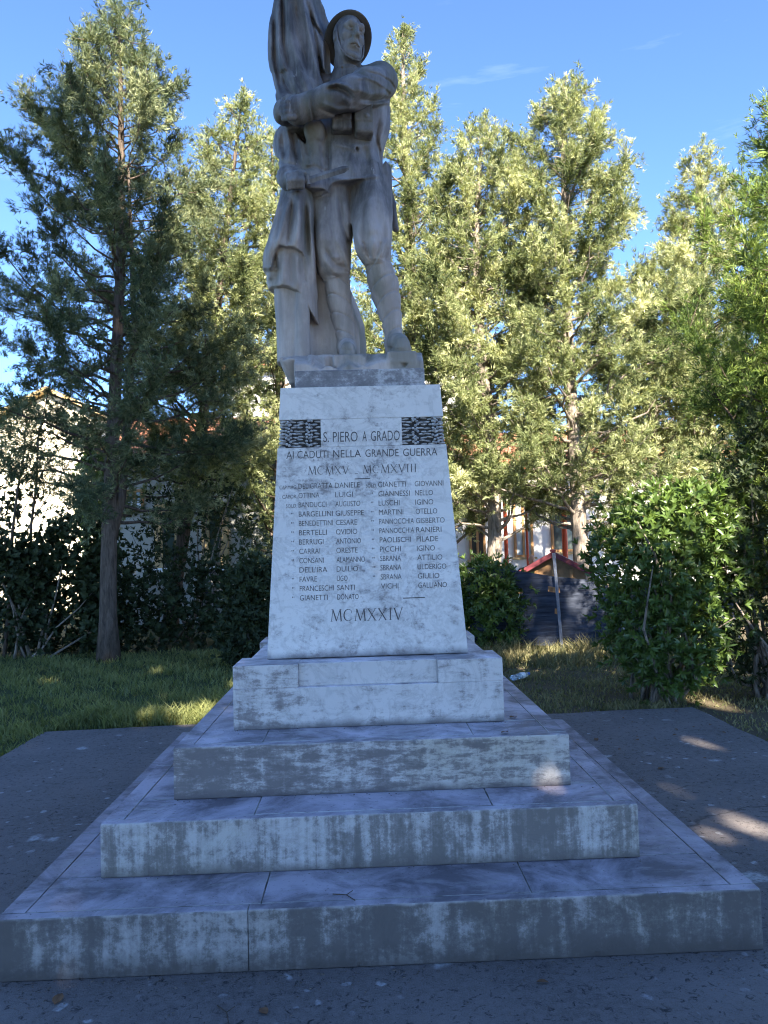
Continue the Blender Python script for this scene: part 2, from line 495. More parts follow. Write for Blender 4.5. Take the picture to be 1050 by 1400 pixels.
    B.chain([at(405, 138, 4.36), at(396, 134, 4.36), at(388, 136, 4.38)], [.022, .019, .015], k=.008)
    # ---- his right arm, bent, forearm forward with the dagger
    B.cone(at(432, 120, 4.74), at(410, 160, 4.78), .09, .088, k=.03)
    B.cone(at(410, 160, 4.78), at(397, 203, 4.72), .088, .098, k=.03)
    B.ell(at(394, 197, 4.68), (.090, .12, .112), k=.03)
    B.cone(at(397, 206, 4.66), at(399, 240, 4.50), .088, .066, k=.03)
    B.cone(at(395, 243, 4.50), at(397, 246, 4.47), .074, .070, k=.006)                           # cuff
    B.ell(at(400, 245, 4.42), (.058, .05, .045), k=.015)
    for i in range(4):                                              # fingers close over the hilt from above
        x = 394+6.0*i; rr = (.0150, .0165, .0170, .0160)[i]; dy = (2.0, .6, 0, .4)[i]
        B.chain([at(x-2, 237+dy, 4.41), at(x, 238.5+dy, 4.372), at(x+1.4, 246+dy, 4.355), at(x+1.2, 254+dy, 4.375), at(x+.6, 256+dy, 4.41)], [rr, rr*1.08, rr*1.05, rr*.95, rr*.85], k=.006)
    B.chain([at(402, 236, 4.44), at(410, 234, 4.41), at(417, 236, 4.395)], [.021, .018, .014], k=.008)
    # bag hanging under the forearm
    B.ell(at(430, 181, 4.52), (.068, .06, .085), k=.015)
    # ---- head (its own frame), turned to his left and raised
    Mh = frame(R(26.5), R(-4), R(-4)); hc = at(476.5, 53, 4.62); s = 0.150      # s: half the head height
    def hp(l, f, u): return hc+Mh @ np.array([l, f, u])*s
    def he(p, r, k=.012, mode='u'): B.ell(hp(*p), np.array(r)*s, k=k, mode=mode, M=Mh)
    def hcap(a, b, r1, r2, k=.01, mode='u'): B.cone(hp(*a), hp(*b), r1*s, r2*s, k=k, mode=mode)
    he((0, -.08, .20), (.60, .74, .72), k=.0)                                   # skull
    he((0, .16, -.28), (.50, .56, .62), k=.03)                                  # face mass
    he((0, .33, -.80), (.37, .36, .32), k=.04)                                  # jaw
    he((0, .56, -1.02), (.18, .16, .15), k=.03)                                 # chin
    for sd in (-1, 1):
        he((.32*sd, .42, -.20), (.17, .16, .15), k=.03)                         # cheekbone
        hcap((.44*sd, -.02, -.45), (.25*sd, .42, -.98), .10, .10, k=.04)        # jaw edge
        he((.225*sd, .66, .06), (.15, .13, .085), k=.03, mode='s')              # eye socket
        he((.215*sd, .555, .05), (.115, .115, .105), k=.006)                    # eyeball
        hcap((.10*sd, .66, .085), (.235*sd, .675, .115), .035, .032, k=.006)    # upper lid
        hcap((.235*sd, .675, .115), (.33*sd, .58, .06), .032, .030, k=.006)
        hcap((.11*sd, .645, .005), (.22*sd, .655, -.035), .026, .026, k=.006)   # lower lid
        hcap((.22*sd, .655, -.035), (.32*sd, .58, .01), .026, .026, k=.006)
        hcap((.09*sd, .70, .20), (.25*sd, .71, .25), .045, .042, k=.03)         # brow
        hcap((.25*sd, .71, .23), (.40*sd, .55, .17), .042, .04, k=.03)
        he((.205*sd, .665, .045), (.03, .03, .03), k=.004, mode='s')            # iris
        he((.11*sd, .76, -.30), (.062, .08, .055), k=.012)                      # nostril wing
        he((.055*sd, .77, -.355), (.028, .04, .025), k=.004, mode='s')
        hcap((.16*sd, .66, -.34), (.25*sd, .56, -.54), .014, .016, k=.02, mode='s')
        he((.60*sd, -.02, -.08), (.07, .17, .22), k=.01)                        # ear
        he((.66*sd, .02, -.08), (.04, .09, .12), k=.01, mode='s')
    hcap((0, .68, .17), (0, .90, -.25), .062, .082, k=.02)                      # nose
    he((0, .90, -.27), (.085, .085, .075), k=.012)
    hcap((-.03, .77, -.38), (-.02, .74, -.46), .03, .03, k=.02)
    he((0, .50, -.62), (.24, .24, .20), k=.03)                                  # mouth mound
    hcap((-.15, .66, -.60), (0, .745, -.56), .030, .045, k=.015); hcap((0, .745, -.56), (.15, .66, -.60), .045, .030, k=.015)
    hcap((-.12, .67, -.67), (0, .725, -.685), .036, .050, k=.015); hcap((0, .725, -.685), (.12, .67, -.67), .050, .036, k=.015)
    hcap((-.19, .66, -.635), (0, .775, -.618), .012, .014, k=.006, mode='s'); hcap((0, .775, -.618), (.19, .66, -.635), .014, .012, k=.006, mode='s')
    hcap((-.10, .70, -.80), (.10, .70, -.80), .03, .03, k=.04, mode='s')
    # ---- folds of the cloth
    PT = B.paint
    PT([(468.5, 90), (469, 106)], 1.4, -.007, 4.40, 4.66); PT([(455, 92), (470, 93.5), (496, 91)], 1.5, -.003, 4.40, 4.66)
    for pts, w, a in (([(449, 196), (450, 222), (448, 246)], 2.2, -.006), ([(453, 196), (454, 222), (452, 244)], 3, .004), ([(455, 196), (480, 202), (508, 197)], 4, .009), ([(478, 206), (480, 226), (486, 240)], 5, .007),
                      ([(506, 200), (510, 222), (512, 238)], 5, .008), ([(500, 203), (503, 225)], 4, -.008), ([(470, 205), (468, 230)], 5, -.006), ([(450, 243), (478, 247), (503, 242), (520, 241)], 3, .007),
                      ([(519, 160), (514, 185), (520, 215), (524, 240)], 3, -.009), ([(526, 165), (518, 200)], 3, .006), ([(526, 210), (531, 240)], 3, .006), ([(415, 232), (430, 228), (448, 236)], 4, -.008), ([(425, 205), (420, 228)], 4, .006), ([(440, 205), (444, 230)], 3, -.006)):
        PT(pts, w, a, 4.36, 4.66)
    yy = np.linspace(0, 6.283, 9)
    PT([(488+4*math.sin(t), 203+4.5*math.cos(t)) for t in yy], 2.6, .012, 4.40, 4.60); PT([(488, 202), (488, 205)], 2.5, -.010, 4.40, 4.60)
    # breeches
    for pts, w, a in (([(463, 268), (468, 305), (478, 340)], 4, -.014), ([(474, 275), (478, 310)], 4, .006), ([(438, 300), (436, 340), (442, 366)], 6, .010), ([(430, 300), (428, 335)], 4, -.008),
                      ([(458, 322), (470, 345), (477, 366)], 5, .012), ([(445, 340), (459, 362), (474, 366)], 3.5, -.012), ([(443, 352), (455, 372), (472, 376)], 4, .010), ([(452, 352), (464, 352)], 4, .007), ([(470, 356), (476, 374)], 3, -.008),
                      ([(447, 275), (449, 310), (446, 335)], 7, .007), ([(506, 268), (504, 300), (508, 322)], 8, .008), ([(492, 290), (490, 322), (498, 345)], 5, .008), ([(486, 318), (496, 346), (506, 358)], 3.5, .010),
                      ([(496, 330), (506, 352)], 3, -.010), ([(512, 325), (508, 345), (512, 358)], 4, .010), ([(520, 330), (516, 350)], 3, -.009), ([(531, 325), (522, 346), (514, 358)], 4, .011), ([(531, 338), (526, 354)], 2.5, -.008), ([(520, 262), (527, 300), (531, 325)], 5, .006), ([(513, 270), (518, 310)], 4, -.006)):
        PT(pts, w, a, 4.34, 4.70)
    # left sleeve
    for pts, w, a in (([(448, 117), (460, 113), (474, 117), (486, 126)], 3.2, .012), ([(446, 123), (460, 121), (474, 126), (482, 134)], 4, -.016), ([(440, 140), (462, 150), (486, 148)], 4, .010), ([(436, 148), (462, 158), (480, 156)], 3, -.008),
                      ([(424, 132), (426, 148), (429, 166)], 2, -.007), ([(421, 132), (423, 148), (426, 166)], 2.2, .005), ([(486, 108), (500, 106), (516, 112), (534, 126)], 2.5, .007), ([(500, 98), (518, 102), (534, 112), (540, 122)], 1.8, -.007),
                      ([(484, 120), (505, 128), (530, 128)], 5, .008), ([(490, 136), (512, 138), (534, 133)], 3.5, -.009), ([(494, 143), (516, 143), (535, 139)], 3, .007), ([(524, 118), (533, 130)], 3, -.007), ([(470, 132), (480, 145)], 5, .008), ([(410, 134), (409, 150), (412, 165)], 2, .004)):
        PT(pts, w, a, 4.20, 4.70)
    # right sleeve
    for pts, w, a in (([(392, 172), (396, 195), (396, 218)], 3, .012), ([(397, 172), (402, 195), (406, 222)], 2.6, -.012), ([(402, 172), (409, 195), (414, 224)], 3, .010), ([(386, 180), (388, 200), (390, 216)], 2.6, -.008),
                      ([(380, 185), (381, 205), (386, 220)], 3, .008), ([(408, 170), (417, 195), (424, 220)], 3, -.010), ([(376, 216), (392, 224), (408, 226)], 3, -.008), ([(424, 172), (430, 190), (440, 196)], 4, -.005)):
        PT(pts, w, a, 4.36, 4.78)
    for q in (.20, .36, .52):                                       # boot creases and laces
        for x0, y0, x1, y1, Y in ((466, 474, 484, 476, 4.6), (531, 472, 551, 475, 4.5)):
            PT([(x0, y0+12*q), ((x0+x1)/2, y0+15*q+2), (x1, y1+12*q)], 1.3, -.004, 4.30, 4.7)
    # weathered surface
    B.disp(B.lo, B.lo+B.h*B.n, lambda X, Y, Z: .0011*vnoise(X, Y, Z, 34, 3)+.0009*vnoise(X, Y, Z, 85, 5))
    bv, bf = B.mesh()

    root = empty('soldier_statue', tuple(STAT))
    tag(root, 'weathered stone statue of a helmeted soldier holding a furled flag on top of the pedestal', 'statue')
    def part(name, V, Fc, mat=None): return np_mesh(name, V-STAT, Fc, mat or M['statue'], root, smooth=True)
    part('body', bv, bf)
    # ---- flag
    G = Field((-.70, 4.34, 3.90), (-.10, 5.0, 5.66), .0065)
    G.loft([lev(-130, 392, 414, 4.72, .05), lev(-95, 384, 424, 4.72, .08), lev(-40, 378, 428, 4.71, .10), lev(0, 375, 428, 4.70, .105), lev(40, 367.5, 440, 4.69, .105), lev(65, 366.5, 445, 4.68, .105), lev(90, 368.5, 446, 4.66, .10), lev(125, 375, 446, 4.62, .10), lev(150, 382, 440, 4.58, .10), lev(185, 388, 430, 4.60, .08)],
           k=0, folds=((5, .004, 1.0, -2.0),))
    GP = G.paint
    for pts, w, a in (([(392, -60), (394, 0), (399, 55), (412, 98), (424, 132)], 6, .026), ([(410, -40), (414, 5), (427, 60), (436, 112)], 5, .022), ([(371.5, 25), (371, 80), (380, 120), (390, 142)], 4, .014), ([(381, -20), (381, 60), (390, 105), (404, 134)], 5, .020),
                      ([(404, 20), (414, 80), (428, 122)], 4, .012), ([(386, 94), (391, 112), (404, 135)], 5, -.034), ([(403, 0), (408, 50), (421, 100)], 4.5, -.022), ([(376, 20), (375.5, 80), (384, 125)], 3.5, -.016), ([(423, 10), (434, 75), (442, 112)], 4, -.022), ([(387, -20), (388, 60), (397, 100)], 3.5, -.016),
                      ([(441, 55), (443, 100)], 3, .012), ([(372, 95), (379, 130)], 3, -.010), ([(418, 88), (428, 125)], 2.5, -.010), ([(398, 100), (412, 130)], 3, .010)):
        GP(pts, w, a, 4.40, 4.75)
    # raised border flying to the viewer's right, behind the helmet
    for a, b, r in (((406, -70), (426, -6), .034), ((424, -26), (438, 16), .026), ((418, -6), (444, 50), .034), ((436, 12), (449.5, 42), .022), ((444, 48), (446, 100), .03)):
        G.cone(at(*a, 4.74), at(*b, 4.76), r, r, k=.035)
    G.cone(at(410, -20, 4.72), at(436, 62, 4.73), .058, .058, k=.03); G.cone(at(438, 62, 4.72), at(439, 128, 4.72), .034, .036, k=.03)
    GP([(412, -20), (424, 22), (442, 54)], 2.5, -.010, 4.55, 4.80)
    # bunched end in the fist
    G.ell(at(388, 154, 4.46), (.062, .085, .068), k=.03)
    G.ell(at(383, 158, 4.42), (.036, .05, .042), k=.03)
    G.disp(G.lo, G.lo+G.h*G.n, lambda X, Y, Z: .0006*vnoise(X, Y, Z, 60, 8))
    part('flag', *G.mesh())
    # ---- cape falling over the stump
    Cc = Field((-.72, 4.30, 2.95), (-.10, 4.95, 4.1), .0065)
    def hemx(tab, Yd):
        xs = [at(x, y, Yd)[0] for x, y in tab]; zs = [at(x, y, Yd)[2] for x, y in tab]
        return lambda X, Y: np.interp(X, xs, zs)+0*Y
    Cc.loft([lev(215, 405, 428, 4.62, .07), lev(262, 388, 432, 4.60, .12), lev(300, 378, 431, 4.60, .15), lev(345, 366, 433, 4.60, .165), lev(385, 366, 434, 4.60, .16), lev(440, 376, 436, 4.60, .15)], k=0,
            folds=((5, .006, 2.0, -1.0),), zcut=hemx([(355, 384), (370, 386), (378, 390), (388, 390), (396, 393), (408, 398), (416, 408), (422, 420), (428, 429), (433, 433), (436, 430)], 4.46))
    Cc.loft([lev(225, 398, 432, 4.61, .10), lev(262, 386, 433, 4.59, .14), lev(300, 377, 432, 4.585, .172), lev(335, 367, 430, 4.585, .19), lev(352, 361, 428, 4.585, .195), lev(400, 360, 434, 4.59, .19)], k=0,
            folds=((4, .006, 0.3, 0.0),), zcut=hemx([(355, 358), (364, 362), (370, 362), (376, 342), (382, 335), (392, 340), (402, 338), (412, 343), (420, 356), (427, 380), (431, 408), (434, 412)], 4.42))
    for pts, w, a in (([(408, 265), (409, 300), (405, 338)], 5, .018), ([(401, 272), (398, 305), (394, 338)], 4, -.016), ([(394, 275), (386, 308), (377, 338)], 5, .014), ([(416, 272), (418, 320), (420, 352)], 4, -.016), ([(424, 272), (426, 320), (430, 385)], 4, .012),
                      ([(384, 285), (374, 320), (366, 356)], 4, .008), ([(374, 345), (380, 365), (378, 388)], 4, -.010), ([(388, 345), (387, 388)], 4, .008), ([(397, 345), (398, 390)], 4, -.010), ([(406, 345), (408, 396)], 4, .012), ([(414, 350), (418, 400)], 3, -.008), ([(370, 362), (368, 384)], 4, .010)):
        Cc.paint(pts, w, a, 4.30, 4.62)
    Cc.disp(Cc.lo, Cc.lo+Cc.h*Cc.n, lambda X, Y, Z: .0012*vnoise(X, Y, Z, 40, 11))
    part('cape', *Cc.mesh())
    # ---- stump that carries the cape, and rough rock under the feet
    K = Field((-.66, 4.28, 2.50), (.42, 5.02, 3.40), .0075)
    K.loft([lev(497, 383, 500, 4.80, .17), lev(470, 381, 500, 4.80, .17), lev(445, 378, 499, 4.80, .165), lev(425, 376, 491, 4.80, .16), lev(400, 374, 480, 4.80, .155), lev(372, 374, 466, 4.80, .14)], k=0, power=3.0, folds=((5, .012, .6, 2),))
    K.loft([lev(498, 380, 424, 4.62, .12), lev(440, 377, 424, 4.62, .12), lev(385, 374, 424, 4.62, .12)], k=.03, power=2.6)
    K.cone(at(414, 392, 4.50), at(414.5, 494, 4.50), .042, .044, k=.02)
    K.disp((-.62, 4.3, 2.72), (.05, 4.98, 3.4), lambda X, Y, Z: .004*vnoise(X, Y, Z, 16, 21)+.0015*vnoise(X, Y, Z, 60, 22))
    part('stump', *K.mesh())
    Q = Field((-.56, 4.24, 2.58), (.42, 5.02, 2.80), .0065)
    Q.box((-.005, 4.645, 2.665), (.368, .333, .072), rad=.006, k=0)
    rr = np.random.RandomState(5)
    Q.loft([(at(394, 526, 4.5)[2], -.36, 4.56, .055, .10), (at(388, 508, 4.5)[2], -.365, 4.57, .085, .16), (2.735, -.37, 4.58, .105, .21)], k=.008, power=5.0)
    qn = np.array([0, -.66, .75]); qn /= np.linalg.norm(qn); ql = np.array([1.0, 0, 0]); Mf = np.stack([ql, np.cross(qn, ql), qn], 1)
    Q.box(np.array([0, 4.355, 2.700])+qn*.10, (.6, .30, .10), rad=.004, k=.008, mode='s', M=Mf)      # the front edge is hewn back
    for i in range(30):                                             # chisel facets along the front and left edges
        x = rr.uniform(-.50, .0) if i < 18 else rr.uniform(0, .34); q = np.array([rr.normal()*.4-(.5 if x < -.38 else 0), -.8, .75+rr.uniform(0, .6)]); q /= np.linalg.norm(q)
        l = np.cross(q, [0, 0, 1]); l /= np.linalg.norm(l); Mq = np.stack([l, np.cross(q, l), q], 1)
        Q.box(np.array([x, 4.335, 2.700])+q*rr.uniform(.034 if i < 18 else .044, .052), (rr.uniform(.05, .12), .09, .05), rad=.004, k=.003, mode='s', M=Mq)
    for fx, fy in ((at(550, 489, 4.38)[0]-.006, 4.43), (at(476, 489, 4.46)[0], 4.48)):   # the stone is left standing under the boots
        Q.box((fx, fy, 2.69), (.085, .12, .036), rad=.012, k=.02)
    Q.disp(Q.lo, Q.lo+Q.h*Q.n, lambda X, Y, Z: .0012*vnoise(X, Y, Z, 60, 31))
    part('rock_base', *Q.mesh())
    mb = MB(); mb.box(-.37, .365, -.325, .345, 0.001, .108)
    mb.build('plinth', M['statue_plinth'], root, bevel=.006)
    # ---- helmet
    Mb = frame(R(20), R(33), R(-8)); bc = at(475.5, 55, 4.69)
    prof = [(1.02, -.012), (1.0, .004), (.93, .030), (.80, .075), (.785, .15), (.77, .28), (.70, .48), (.55, .66), (.34, .77), (.15, .815), (.0, .82)]
    inner = [(.0, .74), (.3, .69), (.44, .58), (.52, .40), (.56, .2), (.585, .04), (.76, -.004), (.97, -.024)]
    P = prof+inner; n = 40; V = []
    for r, z in P:
        for k in range(n):
            a = 2*math.pi*k/n
            dip = -.05*max(0, abs(math.sin(a)))*(r > .76)           # the brim dips in front and behind
            V.append(bc+Mb @ np.array([r*math.cos(a)*.146, r*math.sin(a)*.176, (z*1.05)*.165+dip*.16]))
    np_ = len(P)
    Fh = [(i*n+k, i*n+(k+1) % n, ((i+1) % np_)*n+(k+1) % n, ((i+1) % np_)*n+k) for i in range(np_) for k in range(n)]
    hm = MB(); hm.add(V, Fh)
    crest = []
    for k in range(13):
        t = R(-70+140*k/12); crest.append(bc+Mb @ np.array([0, math.sin(t)*.118, .02+math.cos(t)*.128]))
    hm.tube(crest, [.006]+[.016]*11+[.006], 8)
    ho = hm.build('helmet', M['helmet'], root, smooth=True, loc=None)
    ho.data.transform(Matrix.Translation(Vector(-STAT)))
    # chin strap
    st = MB()
    for sd in (-1, 1):
        pts = [hp(.60*sd, .10, .30), hp(.60*sd, .17, -.05), hp(.585*sd, .28, -.42), hp(.505*sd, .42, -.78), hp(.32*sd, .60, -1.12), hp(.0, .66, -1.20)]
        st.tube(pts, .0065, 8)
    so = st.build('chin_strap', M['statue'], root, smooth=True); so.data.transform(Matrix.Translation(Vector(-STAT)))
    # ammunition pouches
    for (x0, x1, y0, y1) in ((453.5, 481, 150, 184), (484.5, 510, 148, 188)):
        E_ = Field((-.25, 4.38, 4.0), (.12, 4.66, 4.36), .005)
        c = at((x0+x1)/2, (y0+y1)/2, 4.505); w = (x1-x0)/2*U; hh = (y1-y0)/2*U
        tw = .12 if x0 > 483 else 0.0
        Mq = np.array([[math.cos(tw), -math.sin(tw), 0], [math.sin(tw), math.cos(tw), 0], [0, 0, 1.0]])
        E_.box(c, (w, .062, hh), rad=.018, k=0, M=Mq)
        E_.box(c+np.array([0, -.058, hh*.35]), (w*1.0, .012, hh*.62), rad=.008, k=.006, M=Mq)   # flap
        E_.ell(c+Mq @ np.array([0.01, -.070, hh*.05]), (.014, .012, .014), k=.003)              # stud
        E_.disp(E_.lo, E_.lo+E_.h*E_.n, lambda X, Y, Z: .0014*vnoise(X, Y, Z, 50, 41))
        part('ammunition_pouch', *E_.mesh())
    # dagger
    dg = MB()
    p0, p1 = at(398, 252, 4.385), at(421, 246, 4.375)
    dg.tube([p0, p1], [.017, .017], 10)
    g0, g1 = at(419.5, 239, 4.375), at(422, 253, 4.375); dg.tube([g0, g1], [.013, .013], 8)
    b0, b1, tp = at(422, 246.4, 4.375), at(470, 231.5, 4.34), at(476.5, 229.5, 4.335)
    ax = (tp-b0)/np.linalg.norm(tp-b0); upv = np.cross(ax, [0, 1, 0]); upv /= np.linalg.norm(upv); upv = upv if upv[2] > 0 else -upv
    nrm = np.cross(ax, upv)
    V = []
    for p, w in ((b0, .021), (b1, .021), (tp, .010)):
        for a, b in ((1, 0), (0, 1), (-1, 0), (0, -1)): V.append(p+upv*w*a+nrm*.009*b*(w/.02))
    Fd = [(i*4+k, i*4+(k+1) % 4, i*4+4+(k+1) % 4, i*4+4+k) for i in range(2) for k in range(4)]+[(3, 2, 1, 0), (8, 9, 10, 11)]
    dg.add(V, Fd)
    do = dg.build('dagger', M['statue'], root); do.data.transform(Matrix.Translation(Vector(-STAT)))
    # scabbard at his left hip
    E_ = Field((.10, 4.55, 3.35), (.36, 4.95, 4.0), .006)
    E_.chain([at(527, 252, 4.77), at(535, 280, 4.80), at(540.5, 312, 4.80)], [.034, .030, .020], k=.01)
    E_.ell(at(541, 313, 4.80), (.022, .024, .02), k=.006)
    part('scabbard', *E_.mesh())
    return root
# ================================================================== materials of the place
M = {}
def marble(name, light=(.50, .50, .49), dirt=(.10, .10, .11), amount=.5, hscale=(2.2, 2.2, 7), vscale=(9, 9, 1.2), top=(.20, .195, .22), seed=0.0, rim=None, warm=None, wts=(.5, .3)):
    t = NT(name, .62, .35)
    co = t.co((1, 1, 1))
    off = t.n.new('ShaderNodeVectorMath'); off.operation = 'ADD'; t.link(co, off.inputs[0]); off.inputs[1].default_value = (seed*3.1, seed*1.7, seed)
    co = off.outputs[0]
    def sc(v):
        m = t.n.new('ShaderNodeMapping'); m.inputs['Scale'].default_value = v; t.link(co, m.inputs[0]); return m.outputs[0]
    veins = t.ramp(t.noise(sc((1, 1, 1)), 3.5, 8, .62, 1.6), (.46, 0.0), (.505, 1.0), (.55, 0.0))
    cloud = t.noise(sc((1, 1, 1)), 2.2, 6, .6)
    base = t.mix(t.math('MULTIPLY', veins, .35), t.mix(cloud, tuple(v*.78 for v in light), tuple(min(1, v*1.15) for v in light)), tuple(v*.55 for v in light))
    if warm: base = t.mix(t.ramp(t.noise(sc((1, 1, 1)), 1.3, 4), (.5, 0.0), (.68, .55)), base, warm)
    # smears along the courses, runs down the face, specks of lichen
    sm = t.noise(sc(hscale), 1.6, 9, .68, .4)
    rn = t.noise(sc(vscale), 1.3, 7, .62, .2)
    pt = t.noise(sc((1, 1, 1)), 1.1, 4, .5)
    fine = t.noise(sc((1, 1, 1.2)), 34, 8, .78)
    mm = t.math('ADD', t.math('ADD', t.math('MULTIPLY', sm, wts[0]), t.math('MULTIPLY', fine, .34)), t.math('ADD', t.math('MULTIPLY', rn, wts[1]), t.math('MULTIPLY', pt, .45)))
    lo = .935-.20*amount
    mask = t.ramp(mm, (lo-.075, 0.0), (lo-.015, .35), (lo+.02, .78), (lo+.08, 1.0))
    spk = t.ramp(t.noise(sc((1, 1, 1)), 45, 5, .7), (.56, 0.0), (.64, 1.0))
    mask2 = t.math('MULTIPLY', t.math('MULTIPLY', spk, .75), t.ramp(pt, (.40, 0.0), (.60, 1.0)))
    mk = t.math('MAXIMUM', t.math('MULTIPLY', mask, .85), mask2)
    c = t.mix(mk, base, dirt)
    x, y, z = t.sep(t.co((1, 1, 1)))[:3]
    if rim is not None:                                             # worn pale arris, and grime along the foot
        h, foot = rim
        wob = t.math('MULTIPLY', t.math('SUBTRACT', t.noise(sc((1, 1, 1)), 9, 4), .5), .05)
        c = t.mix(t.ramp(t.math('ADD', z, wob), (h-.006, 0.0), (h+.004, .65)), c, tuple(min(1, v*1.1) for v in light)) if h < 50 else c
        if foot:
            gm = t.ramp(t.math('ADD', z, t.math('MULTIPLY', wob, 1.6)), (foot[0], .9), (foot[1], 0.0))
            c = t.mix(gm, c, dirt)
    nz = t.sep(t.geo('Normal'))[2]
    tc = t.mix(t.ramp(t.noise(sc((1, 1, 1)), 3.2, 8, .68, .5), (.40, 0.0), (.62, 1.0)), tuple(v*.72 for v in top), tuple(min(1, v*2.25) for v in top))
    tc = t.mix(t.ramp(t.noise(sc((1.6, 5, 1)), 2.6, 8, .7), (.55, 0.0), (.68, .75)), tc, light)
    tc = t.mix(t.ramp(t.noise(sc((1, 1, 1)), 60, 3, .6), (.62, 0.0), (.70, .6)), tc, dirt)
    c = t.mix(t.ramp(nz, (.80, 0.0), (.95, 1.0)), c, tc)
    t.color(c)
    hh = t.math('ADD', t.noise(sc((1, 1, 1)), 90, 6, .7), t.math('MULTIPLY', t.noise(sc((1, 1, 1)), 12, 4), 1.5))
    t.bump(hh, .28, .006)
    return t.m

M['shaft'] = marble('marble_shaft', (.61, .595, .58), (.14, .125, .13), .36, (5, 5, 9), (7, 7, 2.0), seed=1, rim=(99, (.004, .05)))
M['block'] = marble('marble_block', (.52, .50, .49), (.12, .105, .105), .50, (4, 4, 14), (9, 9, 1.5), (.34, .31, .32), seed=2, rim=(99, (.005, .045)))
M['step_high'] = marble('marble_upper_step', (.46, .44, .43), (.092, .080, .082), .72, (4.5, 4.5, 18), (12, 12, 1.2), (.25, .225, .245), seed=3, wts=(.58, .22), rim=(.240, (.0, .05)), warm=(.36, .33, .25))
M['step_mid'] = marble('marble_middle_step', (.43, .41, .40), (.092, .082, .076), .66, (4, 4, 5), (17, 17, .9), (.225, .20, .222), seed=4, wts=(.36, .44), rim=(.229, (.0, .06)), warm=(.30, .28, .20))
M['step_low'] = marble('marble_lower_step', (.33, .31, .305), (.060, .052, .050), 1.0, (3.2, 3.2, 4.6), (12, 12, 1.3), (.185, .165, .182), seed=5, wts=(.40, .40), rim=(.232, (.0, .10)), warm=(.25, .23, .18))
M['letter'] = plain('dark_letter_paint', (.085, .080, .084), .8, .4, 40, bump=0)
M['letter_faded'] = plain('faded_letter_paint', (.115, .11, .11), .8, .7, 25, bump=0)
M['relief_ground'] = plain('dark_recess', (.05, .05, .052), .9, .4, 40)  # dark backing plate behind the leaves, added to deepen the relief
M['relief'] = plain('dirty_carved_stone', (.36, .36, .365), .8, .6, 60)

M['helmet'] = None
def statue_mat(name, dark, light, low, seed):
    t = NT(name, .72, .35)
    co = t.co()
    def sc(v):
        m = t.n.new('ShaderNodeMapping'); m.inputs['Scale'].default_value = v; m.inputs['Location'].default_value = (seed, seed*.7, 0); t.link(co, m.inputs[0]); return m.outputs[0]
    run = t.noise(sc((7, 7, 1.1)), 1.4, 8, .62, .3)
    cl = t.noise(sc((1, 1, 1)), 2.6, 7, .62)
    x, y, z = t.sep(co)[:3]
    up = t.ramp(z, (.72/3, 0.0), (1.25/3, 1.0))
    z3 = t.math('DIVIDE', z, 3.0)
    up = t.ramp(z3, (.24, 0.0), (.42, 1.0))
    mixf = t.ramp(t.math('ADD', t.math('MULTIPLY', run, .6), t.math('MULTIPLY', cl, .5)), (.47, 0.0), (.64, 1.0))
    upper = t.mix(mixf, dark, light)
    lower = t.mix(mixf, tuple(v*.78 for v in low), tuple(v*1.25 for v in low))
    c = t.mix(up, lower, upper)
    pale = t.ramp(t.noise(sc((12, 12, 1.5)), 1.1, 7, .6, .5), (.66, 0.0), (.70, 1.0))
    c = t.mix(t.math('MULTIPLY', pale, .65), c, (.33, .33, .34))
    olive = t.ramp(t.noise(sc((3, 3, 1)), 1.3, 5), (.52, 0.0), (.62, .6))
    c = t.mix(olive, c, (.105, .105, .075))
    t.color(c)
    t.rough(t.ramp(cl, (.3, .55), (.7, .85)))
    t.bump(t.math('ADD', t.noise(sc((1, 1, 1)), 70, 6, .7), t.noise(sc((1, 1, 1)), 18, 4)), .40, .007)
    return t.m
M['statue'] = statue_mat('weathered_statue_stone', (.072, .070, .074), (.25, .242, .248), (.36, .315, .29), .3)
M['helmet'] = plain('dark_helmet_stone', (.075, .073, .072), .8, .35, 5)  # helmet coloured darker than the rest of the statue
M['statue_plinth'] = marble('marble_plinth', (.44, .44, .45), (.10, .095, .105), .62, (3, 3, 8), (9, 9, 1.5), seed=7)

